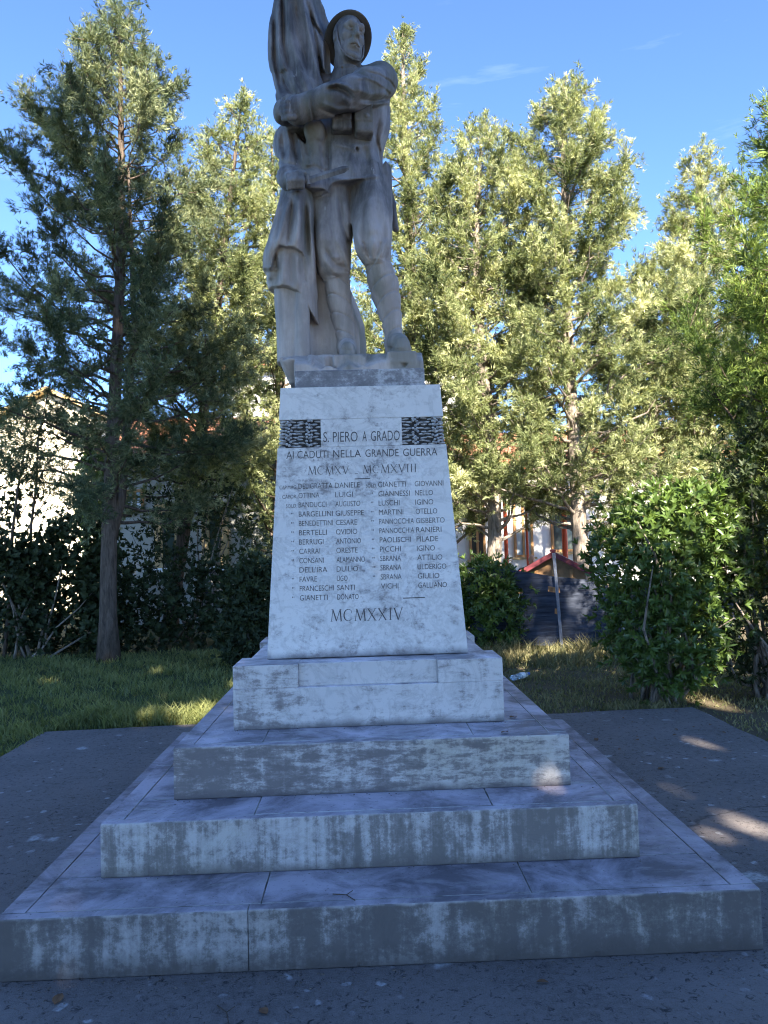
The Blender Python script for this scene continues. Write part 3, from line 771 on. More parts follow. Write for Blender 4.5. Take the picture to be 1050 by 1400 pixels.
def pavement_mat():
    t = NT('worn_asphalt', .85, .3)
    co = t.co()
    n1 = t.noise(co, 1.1, 6, .6); n2 = t.noise(co, 7, 6, .65); n3 = t.noise(co, 160, 3, .6)
    c = t.mix(t.ramp(n1, (.35, 0.0), (.68, 1.0)), (.10, .086, .082), (.23, .20, .188))
    c = t.mix(t.ramp(n2, (.45, 0.0), (.70, .55)), c, (.16, .138, .132))
    c = t.mix(t.ramp(n3, (.45, 0.0), (.72, .75)), c, (.24, .22, .215))
    c = t.mix(t.ramp(t.noise(co, 240, 2), (.60, 0.0), (.72, .8)), c, (.025, .024, .026))
    c = t.mix(t.ramp(t.noise(co, 24, 8, .75), (.44, 0.0), (.62, .85)), c, (.215, .19, .182))
    c = t.mix(t.ramp(t.noise(co, 30, 6, .7, 1.0), (.55, 0.0), (.66, .9)), c, (.022, .020, .021))
    vc = t.n.new('ShaderNodeTexVoronoi'); vc.feature = 'DISTANCE_TO_EDGE'; vc.inputs['Scale'].default_value = .55
    wv0 = t.n.new('ShaderNodeTexNoise'); wv0.inputs['Scale'].default_value = 3.0; wv0.inputs['Detail'].default_value = 8; t.link(co, wv0.inputs['Vector'])
    wm = t.n.new('ShaderNodeMix'); wm.data_type = 'RGBA'; wm.blend_type = 'LINEAR_LIGHT'; wm.inputs[0].default_value = .10; t.link(co, wm.inputs[6]); t.link(wv0.outputs['Color'], wm.inputs[7]); t.link(wm.outputs[2], vc.inputs['Vector'])
    crk = t.math('MULTIPLY', t.ramp(vc.outputs['Distance'], (.001, 1.0), (.004, 0.0)), t.ramp(t.noise(co, .7, 2), (.54, 0.0), (.62, .6)))
    c = t.mix(crk, c, (.012, .012, .013))
    rust = t.math('MULTIPLY', t.ramp(t.noise(co, 55, 3, .7), (.60, 0.0), (.68, 1.0)), t.ramp(t.noise(co, .8, 3), (.44, 0.0), (.58, .9)))
    c = t.mix(rust, c, (.20, .12, .085))
    # flattened pale splats
    ds = t.n.new('ShaderNodeVectorMath'); ds.operation = 'ADD'
    wv = t.n.new('ShaderNodeTexNoise'); wv.inputs['Scale'].default_value = 9; t.link(co, wv.inputs['Vector'])
    sc_ = t.n.new('ShaderNodeVectorMath'); sc_.operation = 'SCALE'; sc_.inputs['Scale'].default_value = .10; t.link(wv.outputs['Color'], sc_.inputs[0])
    t.link(co, ds.inputs[0]); t.link(sc_.outputs[0], ds.inputs[1])
    v = t.voro(ds.outputs[0], 2.4)
    vs = t.voro(ds.outputs[0], 9.0)
    sp = t.math('MAXIMUM', t.math('MULTIPLY', t.ramp(v, (.12, 1.0), (.19, 0.0)), t.ramp(t.noise(co, .9, 2), (.38, 0.0), (.46, 1.0))), t.math('MULTIPLY', t.ramp(vs, (.12, 1.0), (.20, 0.0)), t.ramp(t.noise(co, 1.3, 2), (.50, 0.0), (.58, .9))))
    sp = t.math('MULTIPLY', sp, t.ramp(t.noise(co, 40, 4), (.35, .2), (.6, .9)))
    c = t.mix(sp, c, (.52, .52, .53))
    t.color(c)
    t.bump(t.math('ADD', t.noise(co, 160, 3, .7), t.math('MULTIPLY', t.noise(co, 40, 6, .7), 2.0)), .8, .010)
    return t.m
M['pavement'] = pavement_mat()

def ground_mat():
    t = NT('lawn_soil', .95, .15)
    co = t.co()
    x, y, z = t.sep(co)[:3]
    gm = t.ramp(t.math('ADD', t.math('DIVIDE', x, 10.0), t.math('MULTIPLY', t.math('SUBTRACT', t.noise(co, .7, 4), .5), .25)), (-.02+.0, 0.0), (.10, 1.0))
    left = t.mix(t.noise(co, 3, 6), (.035, .05, .018), (.075, .085, .03))
    right = t.mix(t.noise(co, 4, 6), (.085, .068, .045), (.13, .105, .065))
    t.color(t.mix(gm, left, right))
    t.bump(t.noise(co, 30, 5), .6, .03)
    return t.m
M['ground'] = ground_mat()

def leaf_mat(name, dark, light, rough=.55, trans=.35, spec=.3, mid=None):
    t = NT(name, rough, spec)
    a = t.attr('tint')
    c = t.ramp(a, (0.0, dark), (1.0, light)) if mid is None else t.ramp(a, (0.0, dark), (.50, mid), (1.0, light))
    t.color(c)
    tr = t.n.new('ShaderNodeBsdfTranslucent')
    t.link(t.mix(1.0, c, (1.25, 1.2, .55), 'MULTIPLY'), tr.inputs[0])
    mx = t.n.new('ShaderNodeMixShader'); mx.inputs[0].default_value = trans
    t.link(t.b.outputs[0], mx.inputs[1]); t.link(tr.outputs[0], mx.inputs[2]); t.link(mx.outputs[0], t.out.inputs[0])
    return t.m
M['cypress'] = leaf_mat('cypress_foliage', (.035, .055, .022), (.56, .57, .33), .7, .34, .3, (.19, .225, .095))
M['cypress_dark'] = leaf_mat('dark_cypress_foliage', (.025, .042, .022), (.32, .34, .19), .7, .25, .3, (.095, .125, .062))
M['thuja'] = leaf_mat('thuja_foliage', (.030, .060, .014), (.34, .43, .12), .6, .38, .3, (.125, .19, .045))
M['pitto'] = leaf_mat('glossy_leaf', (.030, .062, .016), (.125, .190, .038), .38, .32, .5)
M['hedge'] = leaf_mat('hedge_leaf', (.018, .028, .012), (.045, .062, .024), .6, .25)  # leaf colours lowered so the hedge's deep shade is partly in the colour
M['grass'] = leaf_mat('grass_blade', (.085, .110, .036), (.31, .32, .125), .6, .4)
M['dry'] = leaf_mat('dry_grass_blade', (.10, .115, .045), (.34, .29, .16), .7, .35)
def bark(name, c):
    t = NT(name, .95, .1)
    co = t.co((9, 9, 1.6))
    n = t.noise(co, 2.2, 8, .7, .6)
    t.color(t.ramp(n, (.35, tuple(v*.45 for v in c)), (.62, tuple(v*1.25 for v in c))))
    t.bump(n, .8, .04)
    return t.m
M['bark'] = bark('cypress_bark', (.11, .085, .068))
M['bark_pale'] = bark('pale_bark', (.24, .20, .165))
M['white_wall'] = plain('white_plaster', (.72, .70, .68), .9, .06, 1.2)
M['cream_wall'] = plain('cream_plaster', (.74, .66, .50), .9, .08, .8)
M['grey_wall'] = plain('grey_render', (.33, .32, .28), .9, .15, .8)
def tiles(name, c):
    t = NT(name, .85, .2)
    co = t.co((1, 1, 1))
    w = t.n.new('ShaderNodeTexWave'); w.wave_type = 'BANDS'; w.bands_direction = 'X'; w.inputs['Scale'].default_value = 1.6; w.inputs['Distortion'].default_value = .4
    t.link(co, w.inputs[0])
    w2 = t.n.new('ShaderNodeTexWave'); w2.wave_type = 'BANDS'; w2.bands_direction = 'Z'; w2.inputs['Scale'].default_value = 1.5; w2.inputs['Distortion'].default_value = .5
    t.link(co, w2.inputs[0])
    n = t.noise(co, 5, 6, .7)
    k = t.mix(n, tuple(v*.6 for v in c), tuple(min(1, v*1.3) for v in c))
    k = t.mix(t.ramp(w2.outputs[1], (.0, .55), (.25, 0.0)), k, tuple(v*.35 for v in c))
    t.color(k)
    t.bump(t.math('ADD', w.outputs[1], w2.outputs[1]), .8, .05)
    return t.m
M['tiles'] = tiles('terracotta_tiles', (.46, .20, .12))
M['tiles_red'] = plain('weathered_roof_felt', (.20, .165, .165), .9, .35, 9)
M['wood'] = plain('varnished_wood', (.30, .17, .08), .6, .35, 6)
M['wood_frame'] = plain('window_wood', (.42, .22, .09), .6, .25, 6)
M['red_paint'] = plain('red_paint', (.52, .075, .03), .5, .2, 6)
M['crimson_paint'] = plain('crimson_paint', (.13, .025, .032), .5, .25, 8)
M['blue_paint'] = plain('blue_paint', (.06, .22, .48), .5, .15, 8)
M['white_paint'] = plain('white_paint', (.78, .78, .78), .5, .06, 8)
M['green_shutter'] = plain('green_shutter_paint', (.035, .055, .042), .7, .3, 3)
M['tan_stone'] = plain('tan_stone_surround', (.42, .30, .15), .85, .3, 4)
M['iron'] = plain('black_iron', (.02, .02, .022), .5, .3, 10, metal=.3)
M['galv'] = plain('galvanised_steel', (.22, .24, .30), .5, .3, 14, metal=.5)
def net_mat():
    t = NT('shade_netting', .75, .25)
    co = t.co()
    n = t.noise(t.co((1.2, 1, 14)), 1.6, 7, .65, .4)
    c = t.ramp(n, (.34, (.018, .022, .036)), (.58, (.050, .060, .088)), (.76, (.12, .135, .165)))
    t.color(c)
    t.bump(t.noise(t.co((1, 1, 5)), 4, 5), .5, .03)
    return t.m
M['net'] = net_mat()
t = NT('window_glass', .08, .6); t.color((.045, .055, .055)); M['glass'] = t.m
M['curtain'] = plain('pale_curtain', (.40, .44, .44), .9, .2, 3)
t = NT('bottle_plastic', .12, .5); t.color((.75, .86, .95)); t.b.inputs['Transmission Weight'].default_value = .75; t.b.inputs['IOR'].default_value = 1.35; M['plastic'] = t.m
M['cap'] = plain('blue_cap', (.05, .14, .5), .4, .1, 10)
M['skin'] = plain('skin', (.50, .29, .21), .6, .1, 20)
M['jacket'] = plain('dark_cloth', (.018, .018, .022), .9, .3, 20)
M['trousers'] = plain('grey_cloth', (.06, .06, .075), .9, .3, 20)
M['crumb'] = plain('grit', (.13, .11, .095), .95, .6, 60)
M['deadleaf'] = plain('dead_leaf', (.16, .085, .045), .9, .4, 30)

# ================================================================== setting: ground, pavement
def build_ground():
    g = MB(); n = 60
    g.add([(x, y, -.035) for y in (-200, 400) for x in (-300, 300)], [(0, 1, 3, 2)])
    tag(g.build('ground', M['ground']), kind='structure')
    p = MB()
    rr = random.Random(4)
    out = [(-3.05, -9), (3.12, -9), (3.10, 5.0), (3.13, 6.2), (3.12, 7.42), (2.4, 7.40), (1.9, 7.33), (1.2, 7.38), (0, 7.45), (-1.2, 7.43), (-1.75, 7.42), (-2.5, 7.36), (-3.03, 7.32), (-3.04, 6.4), (-3.02, 4)]
    pts = []
    for i in range(len(out)):
        a, b = out[i], out[(i+1) % len(out)]; m = max(1, int(math.dist(a, b)/.25))
        for k in range(m):
            j = .012 if k or i > 1 else 0
            pts.append((a[0]+(b[0]-a[0])*k/m+rr.uniform(-j, j), a[1]+(b[1]-a[1])*k/m+rr.uniform(-j, j)))
    k = len(pts)
    p.add([(x, y, -.16) for x, y in pts]+[(x, y, -.006) for x, y in pts]+[(x*.997, y*.998, 0.0) for x, y in pts],
          [tuple(range(3*k-1, 2*k-1, -1))[::-1]]+[(i, (i+1) % k, (i+1) % k+k, i+k) for i in range(k)]+[(i+k, (i+1) % k+k, (i+1) % k+2*k, i+2*k) for i in range(k)])
    tag(p.build('pavement', M['pavement']), kind='structure')

# ================================================================== pedestal
STEP = [  # front y, back y, half width, z0, z1, centre x
    (3.033, 6.06, 1.479, 0.0, .2331, .029), (3.375, 5.80, 1.160, .2331, .4619, -.004), (3.663, 5.56, .931, .4619, .7021, .010), (3.966, 5.306, .691, .7021, 1.0277, .001)]
Z0S, Z1S = 1.0277, 2.515
YF0, YF1 = 4.154, 4.252
NRM = np.array([0, -(Z1S-Z0S), -(YF0-YF1)*-1]); NRM = np.array([0, -(Z1S-Z0S), (YF1-YF0)]); NRM = NRM/np.linalg.norm(NRM)
def on_shaft(px, py):
    d = _fw + _rt*(px-CX)/F_PX + _up*(CY-py)/F_PX
    P0 = np.array([0, YF0, Z0S])
    return CAM + d*(((P0-CAM) @ NRM)/(d @ NRM))

def hnoise(x, seed):
    """1-d bumps for chipped edges"""
    return (np.sin(x*37+seed*5)*.5+np.sin(x*91+seed*3)*.35+np.sin(x*173+seed*7)*.3+np.sin(x*11+seed)*.4)
def fascia(mb, x0, x1, y0, y1, z0, z1, seed):
    """upright marble board with a chipped front arris, along x"""
    n = max(4, int((x1-x0)/.012)); xs = np.linspace(x0, x1, n+1); V = []; F = []
    for i, x in enumerate(xs):
        c = max(0.0, float(hnoise(x, seed))-.72)*.016+.0035
        if min(x-x0, x1-x) < .012: c += .004
        c2 = max(0.0, float(hnoise(x*1.3+2, seed+9))-.8)*.010
        w = .0012*float(hnoise(x*.7, seed+4))
        P = [(y1, z0), (y0+c2, z0), (y0+w, z0+.02+c2), (y0+w*.5, z0+(z1-z0)*.5), (y0+w, z1-c*1.5-.003), (y0+c*.45, z1-c*.5), (y0+c*1.4+.003, z1+w*.4), (y1, z1)]
        V += [(x, a, b) for a, b in P]
    k = 8
    for i in range(n):
        for j in range(k): a = i*k+j; b = i*k+(j+1) % k; F.append((a, a+k, b+k, b))
    F.append(tuple(range(k))); F.append(tuple(n*k+j for j in range(k-1, -1, -1)))
    mb.add(V, F)

def build_pedestal():
    root = empty('stone_pedestal', (0, 4.63, 0))
    tag(root, 'tall tapering marble war memorial pedestal with carved names, standing on four weathered steps', 'memorial')
    off = (0, 4.63, 0)
    for i, (y0, y1, hw, z0, z1, cx) in enumerate(STEP[:3]):
        m = MB(); rr = random.Random(i)
        oz = z0
        loc = (0, 4.63, z0)
        lx, rx = cx-hw, cx+hw; tk = .032; g = .003; sw = (.095, .085, .085)[i]
        nf = STEP[i+1][0]; nb = STEP[i+1][1]
        m.box(lx+.003, rx-.003, y0+.05, y1-.003, z0 if i == 0 else z0+.002, z1-tk)
        def slab(a, b, c, d): m.box(a+g/2, b-g/2, c, d, z1-tk+.0005, z1+rr.uniform(-.0012, .0012))
        # front slabs
        js = [lx, lx+(rx-lx)*.325, rx] if i == 0 else [lx, rx]
        for a, b in zip(js[:-1], js[1:]): fascia(m, a+(0 if a == lx else .0012), b-(0 if b == rx else .0012), y0, y0+.0495, z0+.002, z1, i*7+int(a*10))
        js = [lx+sw, lx+(rx-lx)*(.34-.06*i), lx+(rx-lx)*(.70+.03*i), rx-sw]
        for a, b in zip(js[:-1], js[1:]): slab(a, b, y0+.05+g*.6, nf+.02)
        for a, b in ((lx-g/2, lx+sw), (rx-sw, rx+g/2)):
            ys = [y0+.05+g*.6, y0+.9, y0+1.75, y1]
            for c, d in zip(ys[:-1], ys[1:]): slab(a, b, c, d-g if d < y1 else d)
        for a, b in ((lx+sw, lx+sw+.6), (rx-sw-.6, rx-sw)): slab(a, b, nf+.02+g, nb)
        slab(lx+sw, rx-sw, nb+g, y1)
        o = m.build('step', M[('step_low', 'step_mid', 'step_high')[i]], None, bevel=(.0025, .0025, .002)[i], seg=1)
        o.data.transform(Matrix.Translation((-loc[0], -loc[1], -loc[2]))); o.parent = root; o.location = (0, 0, z0)
    # top block with a sunk panel on each face
    y0, y1, hw, z0, z1, cx = STEP[3]
    zp = at(502, 937, y0)[2]
    xl, xr = at(407, 908, y0)[0], at(598, 901, y0)[0]; d = .035; ds = .05
    m = MB()
    m.box(-hw, hw, y0, y1, z0+.002, zp)
    yb0, yb1 = y0+.30, y1-.33
    zt = z1
    m.box(-hw, xl, y0, yb0, zp, zt); m.box(xr, hw, y0, yb0, zp, zt); m.box(-hw, xl, yb1, y1, zp, zt); m.box(xr, hw, yb1, y1, zp, zt)
    m.box(xl, xr, y0+d, y1-d, zp, zt-.001)
    m.box(-hw+ds, xl, yb0, yb1, zp, zt-.001); m.box(xr, hw-ds, yb0, yb1, zp, zt-.001)
    # dark open joints on top
    o = m.build('top_block', M['block'], None, bevel=.004)
    o.data.transform(Matrix.Translation((0, -4.63, -z0))); o.parent = root; o.location = (0, 0, z0)
    # ---- shaft
    HB, HT = .540, .4455; yc = 4.63; DB = yc-YF0; DT = yc-YF1
    def hw_(z): k = (z-Z0S)/(Z1S-Z0S); return HB+(HT-HB)*k, DB+(DT-DB)*k
    zlo = on_shaft(492, 610)[2]; zhi = on_shaft(492, 572)[2]
    m = MB()
    def fr(z0, z1, ix=0.0, iy=0.0, x=None):
        a, b = hw_(z0), hw_(z1)
        if x is None: m.frustum(-a[0]+ix, a[0]-ix, yc-a[1]+iy, yc+a[1]-iy, z0, -b[0]+ix, b[0]-ix, yc-b[1]+iy, yc+b[1]-iy, z1)
        else: m.frustum(x[0], x[1], yc-a[1], yc-a[1]+iy, z0, x[0], x[1], yc-b[1], yc-b[1]+iy, z1)
    fr(Z0S+.004, zlo); fr(zhi, Z1S)
    fr(zlo, zhi, .024, .024)
    xa, xb = on_shaft(438.5, 592)[0], on_shaft(549.5, 588)[0]
    fr(zlo, zhi, 0, .024, (xa, xb))
    # same slab at the back and the sides
    a, b = hw_(zlo), hw_(zhi)
    m.frustum(xa, xb, yc+a[1]-.024, yc+a[1], zlo, xa, xb, yc+b[1]-.024, yc+b[1], zhi)
    for s in (-1, 1):
        xs = sorted((s*(a[0]-.024), s*a[0])); xt = sorted((s*(b[0]-.024), s*b[0]))
        m.frustum(xs[0], xs[1], yc-.14, yc+.14, zlo, xt[0], xt[1], yc-.14, yc+.14, zhi)
    sh = m.build('shaft', M['shaft'], None, bevel=.003)
    sh.data.transform(Matrix.Translation((0, -4.63, -Z0S))); sh.parent = root; sh.location = (0, 0, Z0S)
    SO = Vector((0, 4.63, Z0S))
    # carved laurel bands in the sunk corners
    rr = random.Random(9)
    for side in (-1, 1):
        mb = MB()
        x0, x1 = (-hw_(zlo)[0]+.002, xa-.004) if side < 0 else (xb+.004, hw_(zlo)[0]-.002)
        th = math.atan2(YF1-YF0, Z1S-Z0S)
        def fpt(x, z, dpt):
            k = (z-Z0S)/(Z1S-Z0S); return np.array([x*(1 if True else 0), YF0+(YF1-YF0)*k+dpt, z])
        bands = [x0+(x1-x0)*q for q in ((.26, .74) if side < 0 else (.30, .76))]
        def blob(c, r, ang, n=7):
            ca, sa = math.cos(ang), math.sin(ang); V = []; F = []
            for i in range(5):
                t_ = -math.pi/2+math.pi*i/4
                for k in range(n):
                    p = 2*math.pi*k/n
                    u = math.sin(t_)*r[0]; v = math.cos(t_)*math.cos(p)*r[2]; w = math.cos(t_)*math.sin(p)*r[1]
                    V.append((c[0]+u*ca-v*sa, c[1]+w, c[2]+u*sa+v*ca))
            for i in range(4):
                for k in range(n): F.append((i*n+k, i*n+(k+1) % n, (i+1)*n+(k+1) % n, (i+1)*n+k))
            mb.add(V, F)
        hgt = zhi-zlo
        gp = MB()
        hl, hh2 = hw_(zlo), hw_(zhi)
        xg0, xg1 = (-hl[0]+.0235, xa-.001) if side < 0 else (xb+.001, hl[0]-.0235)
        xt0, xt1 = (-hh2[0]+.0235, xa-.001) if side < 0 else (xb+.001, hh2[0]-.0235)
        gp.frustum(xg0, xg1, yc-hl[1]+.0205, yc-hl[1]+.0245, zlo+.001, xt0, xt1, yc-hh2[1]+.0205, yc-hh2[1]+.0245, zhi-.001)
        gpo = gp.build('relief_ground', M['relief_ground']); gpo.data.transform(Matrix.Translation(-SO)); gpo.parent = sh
        for row in range(9):
            z = zlo+hgt*(row+.5)/9
            xk = x0+(row % 2)*.016-.016
            while xk < x1:
                L = rr.uniform(.017, .023)
                if all(abs(xk-b_) > .022 for b_ in bands):
                    wmax = hw_(z)[0]-.004
                    cxk = max(-wmax+L, min(wmax-L, xk+rr.uniform(-.006, .006)))
                    blob(fpt(cxk, z+rr.uniform(-.004, .004), .012+rr.uniform(0, .004)), (L, .011, .0062), rr.uniform(-.16, .16))
                xk += .034
        for b_ in bands:
            for row in range(8):
                z = zlo+hgt*(row+.5)/8
                for dx in (-.012, .0, .012):
                    if rr.random() < .85: blob(fpt(b_+dx+rr.uniform(-.003, .003), z+rr.uniform(-.004, .004)+(dx != 0)*.006, .002), (.0085, .014, .0085), 0, 8)
        # the band turns the corner
        xs = side*hw_((zlo+zhi)/2)[0]
        for row in range(7):
            z = zlo+hgt*(row+.5)/7
            for q in range(6):
                c = np.array([side*(hw_(z)[0]-.012), yc-hw_(z)[1]+.03+q*.038, z])
                V0 = len(mb.V); blob(c, (.010, .019, .0075), 0)
        o = mb.build('laurel_relief', M['relief'], None, smooth=True)
        o.data.transform(Matrix.Translation(-SO)); o.parent = sh
    # ---- inscriptions
    EX = np.array([1.0, 0, 0]); EU = np.cross(NRM, EX)*1.0; EU = EU if EU[2] > 0 else -EU
    def flat(name, polysV, F, mat, label=None):
        V = np.array(polysV)-np.array(SO)
        me = bpy.data.meshes.new(name); me.from_pydata([tuple(v) for v in V], [], F); me.update(); me.materials.append(mat)
        o = bpy.data.objects.new(name, me); col.objects.link(o); o.parent = sh
        return o
    def put_text(segs, mat, name='inscription', lift=.0012):
        """segs: (text, x0, y0, x1, y1, cap height in pixels): baseline from (x0,y0) to (x1,y1) of the photograph"""
        for txt, x0, y0, x1, y1, hpx in segs:
            V = []; F = []
            cu = bpy.data.curves.new('t', 'FONT'); cu.body = txt; cu.size = 1.0; cu.resolution_u = 3; cu.offset = -.003
            ob = bpy.data.objects.new('t', cu); col.objects.link(ob)
            me = bpy.data.meshes.new_from_object(ob)
            A = on_shaft(x0, y0); B_ = on_shaft(x1, y1); top = on_shaft(x0, y0-hpx)
            vs = np.array([v.co[:] for v in me.vertices])
            xmin, xmax = vs[:, 0].min(), vs[:, 0].max()
            cap = .70
            n0 = len(V)
            for v in vs:
                p = A+(B_-A)*((v[0]-xmin)/(xmax-xmin))+(top-A)*(v[1]/cap)+NRM*lift
                V.append(p)
            F += [tuple(i+n0 for i in p.vertices) for p in me.polygons]
            bpy.data.objects.remove(ob); bpy.data.curves.remove(cu); bpy.data.meshes.remove(me)
            flat(name, V, F, mat)
    GL = {  # thin roman capitals: strokes (x0,y0,x1,y1,width)
        'M': (1.0, [(.05, 0, .17, 1, .05), (.17, 1, .50, .02, .10), (.50, .02, .83, 1, .05), (.83, 1, .93, 0, .10), (-.03, 0, .14, 0, .035), (.83, 0, 1.03, 0, .035), (.05, 1, .2, 1, .035), (.80, 1, .95, 1, .035)]),
        'X': (.80, [(.05, 1, .70, 0, .10), (.70, 1, .07, 0, .05), (-.03, 1, .18, 1, .035), (.60, 1, .80, 1, .035), (-.03, 0, .16, 0, .035), (.60, 0, .82, 0, .035)]),
        'I': (.30, [(.15, 0, .15, 1, .10), (.03, 0, .27, 0, .035), (.03, 1, .27, 1, .035)]),
        'V': (.80, [(.05, 1, .40, 0, .10), (.40, 0, .74, 1, .05), (-.05, 1, .18, 1, .035), (.62, 1, .86, 1, .035)]),
        'C': (.85, [(.42+.40*math.cos(R(a)), .5+.5*math.sin(R(a)), .42+.40*math.cos(R(a+24)), .5+.5*math.sin(R(a+24)), .04+.06*max(0, -math.cos(R(a+12)))) for a in range(48, 312, 24)]+[(.69, .87, .70, .68, .035)]),
        '_': (.45, [(.05, .02, .40, .02, .06)]), ' ': (.25, [])}
    def roman(txt, x0, y0, x1, y1, hpx, mat):
        gap = .16; W = sum(GL[c][0]+gap for c in txt)-gap
        A = on_shaft(x0, y0); ex = (on_shaft(x1, y1)-A)/W; ey = on_shaft(x0, y0-hpx)-A
        V = []; F = []; x = 0; sx = np.linalg.norm(ex); sy = np.linalg.norm(ey); k = 0
        for c in txt:
            for a, b, c2, d2, w in GL[c][1]:
                p = np.array([(x+a)*sx, b*sy]); q = np.array([(x+c2)*sx, d2*sy]); t_ = q-p; L = np.linalg.norm(t_)+1e-9; t_ /= L; nn = np.array([-t_[1], t_[0]])*w*sy*.5
                e = t_*w*sy*.15
                n0 = len(V)
                for s_ in (p+nn-e, q+nn+e, q-nn+e, p-nn-e): V.append(A+ex/sx*s_[0]+ey/sy*s_[1]+NRM*(.0010+.00012*(k % 9)))
                F.append((n0+3, n0+2, n0+1, n0)); k += 1
            x += GL[c][0]+gap
        return flat('inscription', V, F, mat)
    def bar(x0, y0, x1, y1, w):
        return flat('dividing_line', [on_shaft(x0, y0-w)+NRM*.0012, on_shaft(x1, y1-w)+NRM*.0012, on_shaft(x1, y1+w)+NRM*.0012, on_shaft(x0, y0+w)+NRM*.0012], [(3, 2, 1, 0)], M['letter'])
    D, Fd = M['letter'], M['letter_faded']
    put_text([('S. PIERO', 442, 604.5, 489, 603.6, 14), ('A', 495.5, 603.4, 501.5, 603.3, 14), ('GRADO', 507, 603.2, 546.5, 602, 14)], D)
    put_text([('AI', 391.5, 627.5, 401.5, 627.2, 10.5), ('CADUTI', 406.5, 627, 449, 626.0, 10.5), ('NELLA', 455.5, 625.8, 493.5, 625.0, 10.5), ('GRANDE', 499.5, 624.8, 545, 623.8, 10.5), ('GUERRA', 551, 623.6, 598, 622.6, 10.5)], D)
    roman('MCMXV', 421.5, 649.0, 477, 647.9, 11, D)
    roman('_', 484.5, 647.9, 490, 647.8, 9, D)
    roman('MCMXVIII', 496.5, 647.2, 569.5, 645.2, 11, D)
    bar(485, 654.8, 506, 654.2, .6); bar(551, 817.8, 581, 816.8, .7)
    roman('MCMXXIV', 452.5, 849.5, 550.5, 847.0, 16, D)
    L_ = [('CAP.MAG.', 'DEL GRATTA', 'DANIELE', 1), ('CAPOR.', 'OTTINA', 'LUIGI', 1), ('SOLD.', 'BANDUCCI', 'AUGUSTO', 1), ('"', 'BARGELLINI', 'GIUSEPPE', 0), ('"', 'BENEDETTINI', 'CESARE', 1), ('"', 'BERTELLI', 'OVIDIO', 0), ('"', 'BERRUGI', 'ANTONIO', 0),
          ('"', 'CARRAI', 'ORESTE', 1), ('"', 'CONSANI', 'ALAMANNO', 0), ('', "DELL'IRA", 'DUILIO', 0), ('"', 'FAVRE', 'UGO', 0), ('"', 'FRANCESCHI', 'SANTI', 0), ('"', 'GIANETTI', 'DONATO', 0)]
    R_ = [('SOLD.', 'GIANETTI', 'GIOVANNI', 1), ('"', 'GIANNESSI', 'NELLO', 0), ('"', 'LUSCHI', 'IGINO', 0), ('"', 'MARTINI', 'OTELLO', 0), ('"', 'PANNOCCHIA', 'GISBERTO', 1), ('"', 'PANNOCCHIA', 'RANIERI', 0), ('"', 'PAOLISCHI', 'PILADE', 0), ('"', 'PICCHI', 'IGINO', 0),
          ('"', 'SBRANA', 'ATTILIO', 0), ('"', 'SBRANA', 'ULDERIGO', 0), ('"', 'SBRANA', 'GIULIO', 0), ('', 'VICHI', 'GALLIANO', 0)]
    for i, (rk, sn, fn, fd) in enumerate(L_):
        k = i/12; y = 668.5+i*12.72; sl = -.026
        sx = 408+2.0*k; fx = 458+3.2*k
        segs = []
        mt = Fd if fd else D
        wS = min(4.75*len(sn), 46.5); wF = min(4.85*len(fn), 40)
        segs.append((sn, sx, y, sx+wS, y+sl*wS, 7.4)); segs.append((fn, fx, y+sl*50, fx+wF, y+sl*(50+wF), 7.4))
        put_text(segs, mt)
        if rk == '"': put_text([(rk, 397.5+2*k, y+.6, 400.5+2*k, y+.5, 6)], mt, 'ditto_mark')
        elif rk: put_text([(rk, (382, 386, 391)[i], y+.6, 406, y+.1, 5.2)], Fd)
    for i, (rk, sn, fn, fd) in enumerate(R_):
        k = i/12; y = 666.2+i*12.62; sl = -.026
        sx = 517+4.2*k; fx = 567+5.2*k
        mt = Fd if fd else D
        wS = min(4.75*len(sn), 48); wF = min(4.9*len(fn), 40)
        put_text([(sn, sx, y, sx+wS, y+sl*wS, 7.4), (fn, fx, y+sl*50, fx+wF, y+sl*(50+wF), 7.4)], mt)
        if rk == '"': put_text([(rk, 506.5+4*k, y+.6, 509.5+4*k, y+.5, 6)], Fd, 'ditto_mark')
        elif rk: put_text([(rk, 500, y+.6, 515, y+.2, 5.2)], Fd)
    return root

# ================================================================== plants
def blades(P, Dr, L, W, rr, fold=0.0):
    """diamond blades from points P along directions Dr"""
    n = len(P)
    r = rr.normal(size=(n, 3)); S = np.cross(Dr, r); S /= np.linalg.norm(S, axis=1)[:, None]+1e-9
    V = np.empty((n, 4, 3), dtype=np.float32)
    V[:, 0] = P; mid = P+Dr*(L*.45)[:, None]
    V[:, 1] = mid+S*(W/2)[:, None]; V[:, 3] = mid-S*(W/2)[:, None]; V[:, 2] = P+Dr*L[:, None]
    if fold: V[:, 2] += np.cross(Dr, S)*(fold*L)[:, None]
    F = np.arange(n*4, dtype=np.int32).reshape(n, 4)
    return V.reshape(-1, 3), F

def nrm(a): return a/(np.linalg.norm(a, axis=-1, keepdims=True)+1e-9)

